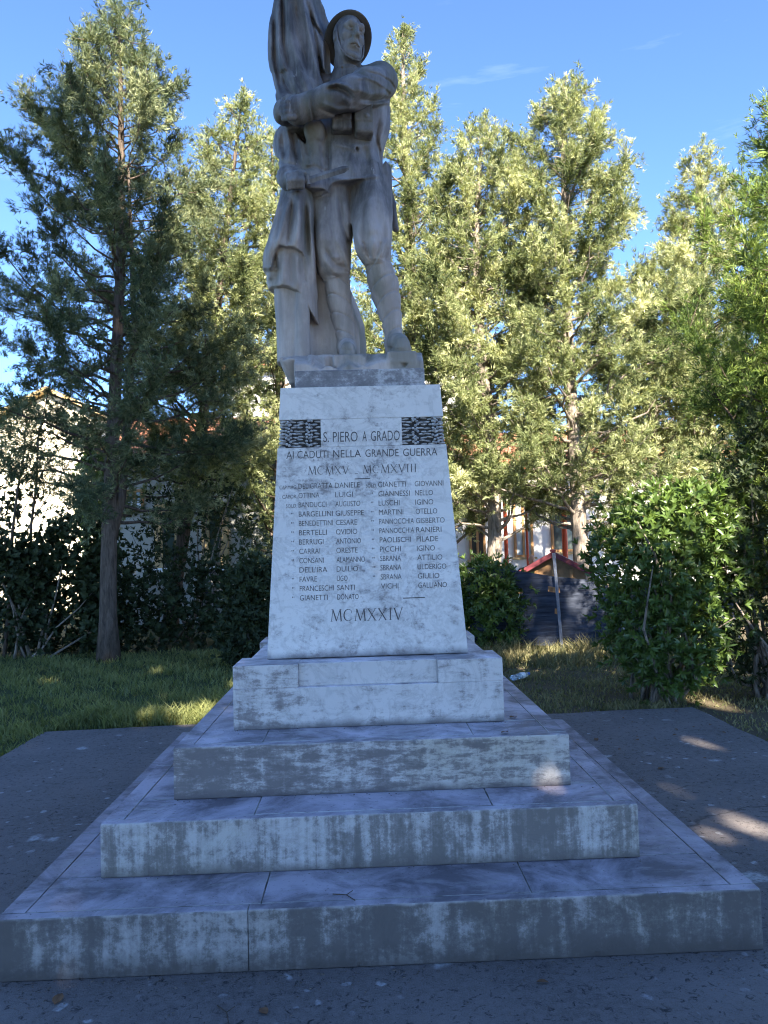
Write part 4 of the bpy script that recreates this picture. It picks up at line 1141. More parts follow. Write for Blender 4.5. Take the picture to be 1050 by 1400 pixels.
def conifer(base, H, spread, seed, label, lean=(0, 0), first=.13, limbs=90, dens=1.0, blade=(.10, .022), mat='cypress', group=None, bend=.15, fork=False, name='cypress_tree', prof=None, up=.9, bark_='bark', gap=.22, tr=None, tintshift=0.0, leaders=3, droop=0.0):
    rr = np.random.RandomState(seed)
    base = np.asarray(base, float)
    root = empty(name, tuple(base)); tag(root, label, 'tree', group)
    tr = tr if tr is not None else .012*H+.03
    def axis(t):
        t = np.asarray(t)
        return np.stack([lean[0]*t+bend*np.sin(t*4.2+seed)*t*(1-t)*2, lean[1]*t+bend*np.cos(t*3.1+seed)*t*(1-t)*2, H*t], -1)
    tk = MB()
    ts = np.linspace(0, .97, 16)
    tk.tube([axis(t)+(np.array([0, 0, -.12]) if t == 0 else 0) for t in ts], [tr*(1.5 if t < .02 else 1)*(1-t)**.75+.012 for t in ts], 9)
    if fork:
        tk.tube([axis(.16), axis(.24)+np.array([.16, .05, 0]), axis(.5)+np.array([.24, .1, 0]), axis(.75)+np.array([.10, .05, 0])], [tr*.7, tr*.62, tr*.4, .02], 8)
    prof = prof or (lambda t: np.interp(t, [0, .12, .3, .55, .8, .93, 1.0], [.50, .80, 1.0, .86, .46, .20, .06]))
    P = []; Dv = []; Ls = []; Ws = []; Tn = []
    for i in range(limbs):
        u = (i+.5)/limbs
        t0 = first+(1-first)*(u**.9)*.985
        Ln = spread*float(prof(t0))*rr.uniform(.62, 1.18)
        if rr.rand() < .12: Ln *= 1.25
        az = i*2.39996+rr.normal()*.35
        dr = droop*max(0.0, 1-t0/.55); el0 = R(rr.uniform(5, 35)-40*dr); el1 = R(rr.uniform(35, 80))*up*(1-.85*dr)-R(18)*dr
        o = axis(t0); pts = [o]; m = 7
        for k in range(m):
            el = el0+(el1-el0)*(k/(m-1))**1.3
            d = np.array([math.cos(az)*math.cos(el), math.sin(az)*math.cos(el), math.sin(el)])
            pts.append(pts[-1]+d*Ln/m*1.12+rr.normal(size=3)*.03*Ln)
        pts = np.array(pts)
        tk.tube(list(pts[:6]), [max(.006, tr*.30*(1-t0)**.6*(1-.8*k/6)) for k in range(6)], 5, cap=False)
        ltint = rr.normal()*.13+tintshift
        nt = max(5, int(Ln/.085*dens))
        s = gap+(1-gap)*np.sqrt(rr.rand(nt))
        s[:3] = 1.0
        f = s*m; i0 = np.clip(f.astype(int), 0, m-1); fr = (f-i0)[:, None]
        tp = pts[i0]*(1-fr)+pts[i0+1]*fr
        tg = nrm(pts[i0+1]-pts[i0])
        td = nrm(tg*.55+rr.normal(size=(nt, 3))*.62+np.array([0, 0, .42-.75*dr]))
        tl = rr.uniform(.22, .52, nt)*(1.1-.35*s)*(.75+.5*Ln/spread)
        for q in range(nt):
            ns = max(4, int(tl[q]/.045))
            uu = rr.rand(ns)
            pp = tp[q]+td[q]*(uu*tl[q])[:, None]+rr.normal(size=(ns, 3))*.022
            sd = nrm(td[q]*.8+rr.normal(size=(ns, 3))*.42+np.array([0, 0, .05]))
            nb = 7
            bd = nrm(np.repeat(sd, nb, 0)+rr.normal(size=(ns*nb, 3))*.42)
            bp = np.repeat(pp, nb, 0)+rr.normal(size=(ns*nb, 3))*.012
            P.append(bp); Dv.append(bd)
            Ls.append(blade[0]*rr.uniform(.6, 1.35, ns*nb)); Ws.append(blade[1]*rr.uniform(.7, 1.3, ns*nb))
            Tn.append(np.clip(.50+ltint+rr.normal()*.15+np.repeat(rr.normal(size=ns)*.10, nb)+rr.normal(size=ns*nb)*.10, 0, 1))
            if q < 14 and rr.rand() < .5: tk.tube([tp[q], tp[q]+td[q]*tl[q]*.8], [.007, .003], 3, cap=False)
    # leading shoots at the top
    for k in range(leaders):
        t0 = .97-.07*k; o = axis(t0); d = nrm(np.array([rr.normal()*.25, rr.normal()*.25, 1.0])); L0 = rr.uniform(.35, .8)
        n = 260; uu = rr.rand(n)
        pp = o+d*(uu*L0)[:, None]+rr.normal(size=(n, 3))*(.09*(1.1-uu))[:, None]
        P.append(pp); Dv.append(nrm(d+rr.normal(size=(n, 3))*.55)); Ls.append(blade[0]*rr.uniform(.6, 1.3, n)); Ws.append(blade[1]*rr.uniform(.7, 1.3, n)); Tn.append(np.clip(.45+rr.normal(size=n)*.15, 0, 1))
    P = np.concatenate(P); Dv = np.concatenate(Dv); Ls = np.concatenate(Ls); Ws = np.concatenate(Ws); Tn = np.concatenate(Tn)
    V, F = blades(P, Dv, Ls, Ws, rr, .12)
    np_mesh('crown', V, F, M[mat], root, tint=Tn)
    tk.build('trunk', M[bark_], root, smooth=True)
    return root

def leafy(name, base, blobs, n, label, cat, leaf=(.08, .030), mat='pitto', per=7, seed=0, stems=10, group=None, shell=(.70, 1.0), tip_light=.35, bark_='bark_pale', spread=.75, zmin=.03, floor=None, parts=('foliage', 'stems')):
    """shrub of leaf rosettes on several lobes, over a few bare stems"""
    rr = np.random.RandomState(seed); base = np.asarray(base, float)
    root = empty(name, tuple(base)); tag(root, label, cat, group)
    vol = np.array([b[3]*b[4]*b[5] for b in blobs])**(2/3); cnt = np.maximum(8, (n*vol/vol.sum())).astype(int)
    P = []; O = []; Tn = []
    for (cx, cy, cz, rx, ry, rz), c in zip(blobs, cnt):
        d = nrm(rr.normal(size=(c, 3))); q = shell[0]+(shell[1]-shell[0])*rr.rand(c)**.6
        d2 = d*(1+.16*np.sin(d[:, :1]*7+seed)*np.cos(d[:, 2:]*6+seed*2))
        p = np.array([cx, cy, cz])+d2*np.array([rx, ry, rz])*q[:, None]+rr.normal(size=(c, 3))*.02
        out_ = np.where(rr.rand(c) < .22, rr.rand(c)*.27, 0)[:, None]*nrm(d+np.array([0, 0, .6]))
        p = p+out_
        k = p[:, 2] > zmin
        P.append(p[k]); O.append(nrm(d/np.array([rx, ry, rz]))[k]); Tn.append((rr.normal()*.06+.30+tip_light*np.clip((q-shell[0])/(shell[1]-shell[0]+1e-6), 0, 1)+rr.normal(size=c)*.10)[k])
    P = np.concatenate(P); O = np.concatenate(O); Tn = np.concatenate(Tn)
    ax = nrm(O+np.array([0, 0, .45])+rr.normal(size=O.shape)*.45)
    m = len(P)
    a = nrm(np.cross(ax, rr.normal(size=(m, 3)))); b = np.cross(ax, a)
    Vs = []; F = []; T2 = []
    for k in range(per):
        an = 2*math.pi*k/per+rr.rand(m)*.7
        sp = spread*rr.uniform(.6, 1.25, m)
        d = nrm(ax+(a*np.cos(an)[:, None]+b*np.sin(an)[:, None])*sp[:, None]*1.2)
        L = leaf[0]*rr.uniform(.45, 1.3, m); W = leaf[1]*rr.uniform(.75, 1.25, m)
        s = nrm(np.cross(d, ax)+1e-6); up_ = np.cross(s, d)
        p0 = P+ax*(.012*k/per)
        q = p0+d*(L*.58)[:, None]
        V = np.stack([p0, q+s*(W/2)[:, None]+up_*(W*.18)[:, None], p0+d*L[:, None]-up_*(L*.10)[:, None], q-s*(W/2)[:, None]+up_*(W*.18)[:, None], q], 1)
        Vs.append(V.reshape(-1, 3)); base_i = (np.arange(m)+k*m)*5
        F.append(np.stack([base_i, base_i+1, base_i+2, base_i+4], 1)); F.append(np.stack([base_i, base_i+4, base_i+2, base_i+3], 1))
        tt = np.clip(Tn+rr.normal(size=m)*.08, 0, 1); T2.append(tt); T2.append(tt)
    np_mesh(parts[0], np.concatenate(Vs), np.concatenate(F), M[mat], root, tint=np.concatenate(T2))
    if stems:
        sm = MB()
        for i in range(stems):
            bl = blobs[rr.randint(len(blobs))]
            e = np.array(bl[:3])+rr.normal(size=3)*np.array(bl[3:])*.45
            s0 = np.array([blobs[0][0]+rr.normal()*.12, blobs[0][1]+rr.normal()*.10, -.05]); mid = (s0+e)/2+rr.normal(size=3)*.10; mid[2] = max(mid[2], .1)
            rd = rr.uniform(.012, .026)
            sm.tube([s0, s0*.6+mid*.4+rr.normal(size=3)*.03, mid, e*.5+mid*.5+rr.normal(size=3)*.04, e], [rd*1.2, rd, rd*.8, rd*.55, rd*.3], 6)
        sm.build(parts[1], M[bark_], root, smooth=True)
    return root

def grass(name, areas, mat, seed):
    """areas: (x0, x1, y0, y1, blades, height, test)"""
    rr = np.random.RandomState(seed); VV = []; FF = []; TT = []; n0 = 0
    for x0, x1, y0, y1, n, h, test in areas:
        p = np.stack([rr.uniform(x0, x1, n), rr.uniform(y0, y1, n), np.full(n, -.04)], 1)
        cl = np.sin(p[:, 0]*5.1+seed)*np.sin(p[:, 1]*4.3+1)+.6*np.sin(p[:, 0]*13+2)*np.sin(p[:, 1]*11)
        k = (rr.rand(n) < .62+.30*cl) & test(p[:, 0], p[:, 1])
        p = p[k]; cl = cl[k]; n = len(p)
        L = h*rr.uniform(.45, 1.25, n)*(1+.35*cl)
        d = nrm(np.stack([rr.normal(size=n)*.38, rr.normal(size=n)*.38, np.ones(n)], 1)); s = nrm(np.cross(d, rr.normal(size=(n, 3))))
        w = rr.uniform(.004, .009, n)[:, None]
        bend = nrm(np.stack([rr.normal(size=n), rr.normal(size=n), -.3*np.ones(n)], 1))*(L*.30)[:, None]
        mid = p+d*(L*.55)[:, None]
        V = np.stack([p-s*w, p+s*w, mid+s*w*.7, mid-s*w*.7, p+d*L[:, None]+bend], 1)
        b = n0+np.arange(n)*5
        VV.append(V.reshape(-1, 3)); FF.append((np.stack([b, b+1, b+2, b+3], 1), np.stack([b+3, b+2, b+4], 1)))
        TT.append(np.clip(.42+.16*cl+rr.normal(size=n)*.2, 0, 1)); n0 += n*5
    q = np.concatenate([f[0] for f in FF]); t3 = np.concatenate([f[1] for f in FF]); tt = np.concatenate(TT)
    o = np_mesh(name, np.concatenate(VV), [q, t3], M[mat], tint=np.concatenate([tt, tt]))
    return tag(o, kind='stuff')

LEAFM = .30
HOLES = [  # where a gap in the canopy behind the camera lets the sun through: point lit, radius
    ((-2.25, 7.72, 0), .20), ((-1.75, 7.78, 0), .17), ((-2.72, 7.62, 0), .12), ((-2.95, 6.9, 0), .07), ((-2.6, 7.2, 0), .05), ((-2.2, 7.2, 0), .04), ((-3.6, 9.2, 0), .12), ((-1.6, 9.6, 0), .10), ((-4.6, 8.7, 0), .12), ((-5.6, 10.0, 0), .12), ((-2.5, 9.0, 0), .08), ((-4.2, 10.4, 0), .10), ((-6.4, 9.0, 0), .10), ((-5.0, 11.6, 0), .10), ((-3.0, 11.0, 0), .10), ((-3.3, 6.1, 0), .06)]
for px, py, r in ((965, 1018, .16), (990, 1142, .10), (920, 1080, .11), (915, 993, .11), (1042, 1128, .11), (880, 1040, .06)):
    d = _fw+_rt*(px-CX)/F_PX+_up*(CY-py)/F_PX; p = CAM+d*(-CAM_H/d[2]); HOLES.append((tuple(p), r))
HOLES += [(tuple(at(752, 1064, 3.663)), .06), (tuple(at(985, 850, 7.6)), .22), (tuple(at(1000, 930, 7.4)), .18), (tuple(at(975, 800, 7.6)), .16), (tuple(at(1000, 975, 7.4)), .13), (tuple(at(900, 690, 7.8)), .40), (tuple(at(955, 670, 7.9)), .42), (tuple(at(930, 705, 7.7)), .40), (tuple(at(860, 700, 7.6)), .22), (tuple(at(870, 735, 7.5)), .16), (tuple(at(940, 735, 7.5)), .28)]

def shade_tree(base, blobs, n, leaf, label, seed):
    rr = np.random.RandomState(seed); base = np.asarray(base, float)
    root = empty('broadleaf_tree', tuple(base)); tag(root, label, 'tree', 'trees shading the memorial')
    P = []
    vol = np.array([b[3]*b[4]*b[5] for b in blobs]); cnt = (n*vol/vol.sum()).astype(int)
    for b, c in zip(blobs, cnt):
        d = nrm(rr.normal(size=(c, 3)))*(rr.rand(c)**(1/2.6))[:, None]
        P.append(np.array(b[:3])+d*np.array(b[3:]))
    P = np.concatenate(P)
    keep = np.ones(len(P), bool); W = P+base
    for p, r in HOLES:
        q = W-np.array(p); s = q @ SUN; dist = np.linalg.norm(q-s[:, None]*SUN, axis=1)
        an = np.arctan2(q[:, 2], q[:, 0])
        keep &= dist > r*(1.0+.25*np.sin(3*an+p[0]*5))+leaf*LEAFM
    P = P[keep]; m = len(P)
    V, F = blades(P, nrm(rr.normal(size=(m, 3))), leaf*rr.uniform(.7, 1.3, m), leaf*.7*rr.uniform(.7, 1.3, m), rr, .1)
    np_mesh('crown', V, F, M['hedge'], root, tint=np.clip(.5+rr.normal(size=m)*.2, 0, 1))
    tk = MB(); top = max(b[2] for b in blobs)
    tk.tube([(0, 0, -.1), (.1, 0, top*.3), (-.1, .1, top*.6), (.1, 0, top)], [.36, .30, .22, .08], 12)
    for b in blobs: tk.tube([(0, 0, b[2]*.45), (b[0]*.5, b[1]*.5, b[2]*.7), b[:3]], [.16, .10, .04], 7)
    tk.build('trunk', M['bark'], root, smooth=True)

def build_plants():
    def g(px, Y): p = at(px, 800, Y); return (p[0], Y, -.03)
    def hgt(px, py, Y): return at(px, py, Y)[2]+.03
    def xat(px, Y): return at(px, 500, Y)[0]
    G_ = 'conifers behind the memorial'
    BL = (.092, .0125)
    b = g(147, 12.4)
    conifer(b, hgt(172, 2, 12.4), 1.95, 11, 'tall dark cypress on the left edge with a bare lower trunk and sky showing through', lean=(.25, .2), first=.20, droop=.8, limbs=165, dens=2.3, mat='cypress_dark', fork=True, gap=.26, blade=(.085, .0115),
            prof=lambda t: np.interp(t, [0, .15, .3, .5, .7, .85, 1.0], [.7, .85, 1.0, 1.0, .74, .40, .10]), group=G_, tr=.13)
    b = g(228, 15.0); x2 = xat(340, 15)-b[0]
    conifer(b, hgt(340, 135, 15), 1.65, 12, 'cypress with a leaning dark trunk between the left house and the statue', lean=(x2, 0), first=.23, droop=.45, limbs=150, dens=1.9, group=G_, tr=.13, gap=.15, blade=BL)
    b = g(574, 16.5)
    conifer(b, hgt(583, 36, 16.5), 2.0, 13, 'tallest pointed cypress right behind the statue of the soldier', first=.10, limbs=190, dens=2.0, group=G_, gap=.22, bark_='bark_pale', blade=BL, prof=lambda t: np.interp(t, [0, .1, .3, .55, .75, .9, 1.0], [.8, 1.0, 1.0, .80, .46, .20, .06]))
    b = g(668, 15.5)
    conifer(b, hgt(685, 175, 15.5), 1.65, 14, 'lower cypress with a curved reddish trunk above the clipped shrub', lean=(.2, 0), first=.16, limbs=150, dens=2.0, group=G_, bend=.5, bark_='bark_pale', gap=.22, blade=BL, prof=lambda t: np.interp(t, [0, .12, .3, .55, .8, .93, 1.0], [.50, .85, 1.0, .92, .55, .26, .08]))
    b = g(795, 15.0)
    conifer(b, hgt(797, 128, 15), 1.9, 15, 'broad cypress with a ragged top over the netting fence', first=.155, droop=.3, limbs=180, dens=2.0, group=G_, gap=.22, bark_='bark_pale', tintshift=-.04, blade=BL, prof=lambda t: np.interp(t, [0, .12, .3, .55, .8, .93, 1.0], [.65, .95, 1.0, .92, .58, .34, .10]))
    b = g(985, 16.0)
    conifer(b, hgt(990, 205, 16), 1.85, 16, 'pale cypress with a thin tip at the right, behind the bright thuja', first=.08, limbs=170, dens=2.0, group=G_, gap=.22, bark_='bark_pale', tintshift=.06, blade=BL)
    b = g(905, 15.5)
    conifer(b, hgt(895, 372, 15.5), 1.6, 17, 'short cypress filling the dip between the broad cypress and the pale one', first=.08, limbs=110, dens=2.0, group=G_, gap=.22, bark_='bark_pale', tintshift=.06, blade=BL)
    b = g(385, 18.0)
    conifer(b, hgt(402, 180, 18), 2.0, 18, 'cypress mostly hidden behind the statue, left of the tallest one', first=.08, limbs=140, dens=1.8, group=G_, gap=.14, blade=BL)
    b = (5.05, 8.3, -.03)
    conifer(b, hgt(1120, 120, 8.3), 1.38, 19, 'bright green thuja at the right edge, behind the glossy bush', first=.03, limbs=190, dens=2.2, blade=(.075, .0095), mat='thuja', gap=.15, name='thuja', up=1.05,
            prof=lambda t: np.interp(t, [0, .1, .35, .6, .85, 1.0], [.80, .98, 1.0, .72, .36, .10]))
    # shrubs
    b = at(908, 950, 7.9); bx = b[0]
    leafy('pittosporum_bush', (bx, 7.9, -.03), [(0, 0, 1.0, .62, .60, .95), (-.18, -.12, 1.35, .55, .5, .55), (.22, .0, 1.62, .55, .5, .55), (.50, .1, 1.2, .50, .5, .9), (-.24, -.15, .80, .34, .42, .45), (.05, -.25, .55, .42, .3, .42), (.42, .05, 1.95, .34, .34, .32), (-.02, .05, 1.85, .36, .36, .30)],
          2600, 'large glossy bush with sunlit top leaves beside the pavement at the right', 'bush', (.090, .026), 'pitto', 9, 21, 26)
    b = at(1048, 950, 7.9)
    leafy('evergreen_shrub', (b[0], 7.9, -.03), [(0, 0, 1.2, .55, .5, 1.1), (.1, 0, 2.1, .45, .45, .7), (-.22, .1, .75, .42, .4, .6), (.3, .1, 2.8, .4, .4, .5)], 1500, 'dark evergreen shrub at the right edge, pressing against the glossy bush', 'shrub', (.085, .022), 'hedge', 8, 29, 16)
    b = at(672, 880, 11.8)
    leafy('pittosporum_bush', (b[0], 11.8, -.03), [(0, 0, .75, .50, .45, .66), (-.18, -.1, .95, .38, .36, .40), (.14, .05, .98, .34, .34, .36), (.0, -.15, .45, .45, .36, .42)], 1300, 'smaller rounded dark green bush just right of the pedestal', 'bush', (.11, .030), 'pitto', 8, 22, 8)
    b = at(345, 880, 11.2)
    leafy('dark_shrub', (b[0], 11.2, -.03), [(0, 0, .7, .36, .4, .72), (.05, 0, 1.15, .32, .36, .42), (-.10, -.05, .45, .34, .34, .42)], 1000, 'dark shaded shrub close to the left side of the pedestal', 'shrub', (.10, .034), 'hedge', 7, 23, 6)
    # hedge along the left house, with a thin place near its outer end
    bl = []; rr = random.Random(3)
    for k in range(19):
        x = -9.2+k*.43
        hh = rr.uniform(.42, .58) if -7.0 < x < -6.4 else rr.uniform(.62, .95)
        bl.append((x, rr.uniform(-.15, .15), hh*.9, .42, .40, hh))
    leafy('hedge', (0, 13.6, -.03), bl, 4200, 'long dark hedge in front of the left houses', 'hedge', (.11, .05), 'hedge', 6, 24, 0, shell=(.6, 1.0))
    b = at(42, 870, 13.0)
    leafy('ivy_bush', (b[0], 13.0, -.03), [(0, 0, .9, .34, .3, .9), (.0, 0, 1.5, .45, .3, .5), (.75, .1, 1.9, .6, .35, .5), (-.5, 0, 1.6, .4, .3, .4), (1.15, .1, 1.0, .42, .35, 1.0)], 1700, 'ragged ivy covered bush against the sunlit wall at far left', 'bush', (.11, .06), 'hedge', 6, 25, 8, shell=(.4, 1.0))
    b = at(-25, 870, 14.4)
    leafy('laurel_tree', (b[0], 14.4, -.03), [(0, 0, 3.2, 1.0, .8, 1.3), (.9, 0, 2.5, .8, .6, .8), (1.2, .1, 3.9, .8, .6, .6), (-.2, 0, 1.5, .9, .6, .9), (1.9, .1, 4.3, .6, .5, .45)], 480, 'open dark leaved laurel at the left edge, in front of the cream wall', 'tree', (.12, .05), 'hedge', 6, 27, 12, shell=(.3, 1.0), parts=('crown', 'trunk'))
    b = at(255, 870, 14.6)
    leafy('holm_oak', (b[0], 14.6, -.03), [(0, 0, 2.1, .8, .6, .7), (-.7, 0, 1.7, .6, .5, .6), (.5, .1, 2.7, .6, .5, .6), (-.4, 0, 2.6, .5, .4, .35), (1.0, .1, 2.0, .5, .5, .8)], 600, 'low dark evergreen tree in deep shade before the house wall', 'tree', (.11, .035), 'hedge', 6, 28, 12, shell=(.3, 1.0), parts=('crown', 'trunk'))
    b = at(130, 650, 17.5)
    leafy('climbing_vine', (b[0], 17.5, -.03), [(0, 0, 3.2, .30, .25, 1.1), (.05, 0, 1.9, .25, .22, 1.0)], 520, 'light green vine catching sun beside the left cypress trunk', 'vine', (.14, .09), 'thuja', 6, 26, 4, shell=(.4, 1.0))
    # slender bare saplings at the left
    for (p0, p1, lb) in (((5, 800), (38, 560), 'thin bare sapling leaning right at the left edge'), ((30, 760), (62, 545), 'thin bare sapling beside the other one, nearer the big cypress')):
        r = empty('bare_sapling', tuple(np.array([at(*p0, 13.2)[0], 13.2, -.03]))); tag(r, lb, 'sapling', 'bare saplings')
        o = np.array([at(*p0, 13.2)[0], 13.2, -.03]); e = at(*p1, 13.2)-o; q = np.random.RandomState(int(p0[0]))
        mb = MB(); pts = [np.array([0, 0, -.05])]+[e*k/6+q.normal(size=3)*.05 for k in range(1, 7)]
        mb.tube(pts, [.035, .032, .028, .024, .02, .014, .007], 7)
        for k in range(16):
            s0 = e*q.uniform(.35, .95); d = nrm(np.array([q.normal()*.8, q.normal()*.5, 1.0])); Lq = q.uniform(.3, 1.0)
            mb.tube([s0, s0+d*Lq*.5+q.normal(size=3)*.05, s0+d*Lq+q.normal(size=3)*.08], [.010, .007, .003], 4)
        mb.build('trunk', M['bark'], r, smooth=True)
    # lawn
    off = lambda x, y: ~((x > -3.0+.03*np.sin(y*23)) & (x < 3.1) & (y < 7.40+.05*np.sin(x*9)+.03*np.sin(x*31)))
    off2 = lambda x, y: off(x, y) & (y < 13.1)
    grass('lawn_grass', [(-8.2, .2, 7.4, 13.4, 52000, .10, off2), (-4.2, -3.0, 3.2, 7.6, 9000, .08, off), (-3.0, -1.3, 7.44, 8.0, 5200, .17, off), (-1.9, -.6, 7.5, 8.4, 3000, .20, off), (.2, 1.6, 7.45, 12.6, 9000, .09, off)], 'grass', 31)
    grass('dry_grass', [(1.2, 4.6, 7.5, 10.4, 14000, .055, off), (1.5, 5.5, 10.2, 12.4, 13000, .17, off), (1.5, 5.5, 11.1, 11.5, 3500, .27, off), (1.3, 3.2, 7.42, 7.9, 1500, .07, off), (3.15, 4.2, 4.5, 7.6, 2500, .04, off)], 'dry', 32)
    # trees behind the photographer, whose shade lies over the memorial
    shade_tree((.5, -7.0, -.03), [(-3.6, 0, 11.2, 3.2, 2.4, 5.2), (-.4, 0, 13.6, 3.6, 2.4, 5.4), (2.4, 0, 11.4, 3.2, 2.4, 4.2), (-.5, 0, 7.2, 4.6, 2.0, 3.4), (3.0, 0, 6.8, 3.2, 1.8, 2.6), (-1.9, 0, 18.4, 2.6, 2.2, 4.2), (.9, 0, 17.2, 2.0, 2.0, 3.0)], 76000, .25, 'tall dense broadleaf tree behind the photographer, shading the memorial', 41)
    shade_tree((6.3, -7.2, -.03), [(0, 0, 7.6, 2.8, 2.2, 3.6), (-1.2, 0, 9.4, 2.0, 2.0, 2.4), (.6, 0, 9.6, 1.8, 1.8, 2.4), (-.8, 0, 5.2, 2.6, 1.8, 1.8), (-.1, 0, 12.4, 1.15, 1.6, 3.1)], 33000, .24, 'lower broadleaf tree behind the photographer on the right', 42)

# ================================================================== buildings and fences
def window(b, x0, x1, z0, z1, y, frame='wood_frame', glass='glass', mull=1, name='window', par=None, w=.07, sill=None):
    f = MB()
    f.box(x0, x1, y-.05, y+.03, z1-w, z1); f.box(x0, x1, y-.05, y+.03, z0, z0+w)
    f.box(x0, x0+w, y-.05, y+.03, z0+w, z1-w); f.box(x1-w, x1, y-.05, y+.03, z0+w, z1-w)
    for k in range(mull):
        xm = x0+(x1-x0)*(k+1)/(mull+1); f.box(xm-w*.5, xm+w*.5, y-.045, y+.03, z0+w, z1-w)
    fo = f.build(name, M[frame], par)
    g = MB(); g.box(x0+w*.5, x1-w*.5, y-.01, y+.015, z0+w*.5, z1-w*.5); g.build('pane', M[glass], fo)
    if sill:
        s = MB(); s.box(x0-.08, x1+.08, y-.14, y-.052, z0-.07, z0-.002); s.build('sill', M[sill], fo)
    return fo

def build_backdrop():
    # ---- house at the left with a tiled roof
    Y = 20.0; X = lambda px: at(px, 700, Y)[0]; Z = lambda py, px=240: at(px, py, Y)[2]
    h = empty('tiled_house', (0, 0, 0)); tag(h, 'low house with an orange tiled roof and dark green shutters behind the left trees', 'house')
    xl, xr = X(150), X(388); ze = Z(628, 200)
    m = MB(); m.box(xl, xr, Y, Y+7, -.05, ze); m.build('wall', M['grey_wall'], h)
    rz = ze+1.55
    m = MB(); m.add([(xl-.3, Y-.45, ze-.02), (xr+.3, Y-.45, ze-.02), (xr+.3, Y+3.5, rz), (xl-.3, Y+3.5, rz), (xl-.3, Y+7.4, ze-.02), (xr+.3, Y+7.4, ze-.02),
                     (xl-.3, Y-.45, ze+.10), (xr+.3, Y-.45, ze+.10), (xr+.3, Y+3.5, rz+.12), (xl-.3, Y+3.5, rz+.12), (xl-.3, Y+7.4, ze+.10), (xr+.3, Y+7.4, ze+.10)],
                    [(6, 7, 8, 9), (9, 8, 11, 10), (0, 3, 2, 1), (3, 4, 5, 2), (0, 1, 7, 6), (5, 4, 10, 11), (0, 6, 9, 3), (3, 9, 10, 4), (1, 2, 8, 7), (2, 5, 11, 8)])
    m.build('roof', M['tiles'], h)
    m = MB(); m.box(xl-.3, xr+.3, Y-.56, Y-.452, ze-.04, ze+.06); m.build('gutter', M['white_paint'], h)
    for a, b in ((212, 250), (276, 312)):
        x0, x1 = X(a), X(b); z0, z1 = Z(776), Z(700)
        s = MB(); s.box(x0, x0+.20, Y-.10, Y-.002, z0, z1); s.box(x1-.20, x1, Y-.10, Y-.002, z0, z1); s.box(x0, x1, Y-.10, Y-.002, z1, z1+.2)
        wo = s.build('window', M['tan_stone'], h)
        s = MB(); s.box(x0+.2, x1-.2, Y-.06, Y-.01, z0, z1); s.build('shutter', M['green_shutter'], wo)
        s = MB(); s.box(x0-.06, x1+.06, Y-.22, Y-.003, z0-.10, z0-.002); s.build('sill', M['white_paint'], wo)
    x0, x1 = X(173), X(197); w_ = window(h, x0, x1, Z(698), Z(668), Y-.03, 'wood_frame', 'glass', 1, par=h)
    s = MB(); s.box(x0+.06, x1-.06, Y-.10, Y-.082, Z(698)+.03, Z(684)); s.build('blind', M['white_paint'], w_)
    # ---- cream building at far left
    Y = 25.0; f = lambda px, py: at(px, py, Y)
    c = empty('cream_building', (0, 0, 0)); tag(c, 'sunlit cream plaster building with a gable at the far left', 'building')
    xl, xr = f(-60, 700)[0], f(128, 700)[0]; xm = (xl+xr)/2+.8
    m = MB(); m.prism([(xl, -.05), (xr, -.05), (xr, f(128, 566)[2]), (xm, f(88, 538)[2]), (xl, f(0, 604)[2])], Y, Y+9); m.build('wall', M['cream_wall'], c)
    m = MB()
    for (a, za), (b, zb) in (((xl-.3, f(0, 607)[2]), (xm, f(88, 536)[2])), ((xm, f(88, 536)[2]), (xr+.3, f(128, 569)[2]))):
        m.add([(a, Y-.3, za+.01), (b, Y-.3, zb+.01), (b, Y+9.2, zb+.01), (a, Y+9.2, za+.01), (a, Y-.3, za+.15), (b, Y-.3, zb+.15), (b, Y+9.2, zb+.15), (a, Y+9.2, za+.15)], [(0, 3, 2, 1), (4, 5, 6, 7), (0, 1, 5, 4), (2, 3, 7, 6), (0, 4, 7, 3), (1, 2, 6, 5)])
    m.build('roof', M['tan_stone'], c)
    # ---- pale block far behind the monument
    Y = 42.0; f = lambda px, py: at(px, py, Y)
    p = empty('apartment_block', (0, 0, 0)); tag(p, 'pale apartment block glimpsed through the cypresses behind the pedestal', 'building')
    xl, xr, zt = f(318, 600)[0], f(632, 600)[0], f(480, 505)[2]
    m = MB(); m.box(xl, xr, Y, Y+10, -.05, zt); m.build('wall', M['white_wall'], p)
    m = MB(); m.box(xl-.5, xr+.5, Y-.5, Y+10.5, zt+.002, zt+.35); m.build('roof', M['tiles'], p)
    for i in range(6):
        for j in range(2):
            x0 = xl+.9+i*2.0; z0 = 2.6+j*3.4
            window(p, x0, x0+1.0, z0, z0+1.5, Y-.03, 'white_paint', 'glass', 1, par=p)
    # ---- school at the right, white with red posts
    Y = 23.0; f = lambda px, py: at(px, py, Y)
    s_ = empty('school_building', (0, 0, 0)); tag(s_, 'white single storey building with wooden windows and an orange roof behind the netting', 'building')
    xl, xr, zt = f(612, 700)[0], f(1010, 700)[0], 4.0
    m = MB(); m.box(xl, xr, Y, Y+8, -.05, zt); m.build('wall', M['white_wall'], s_)
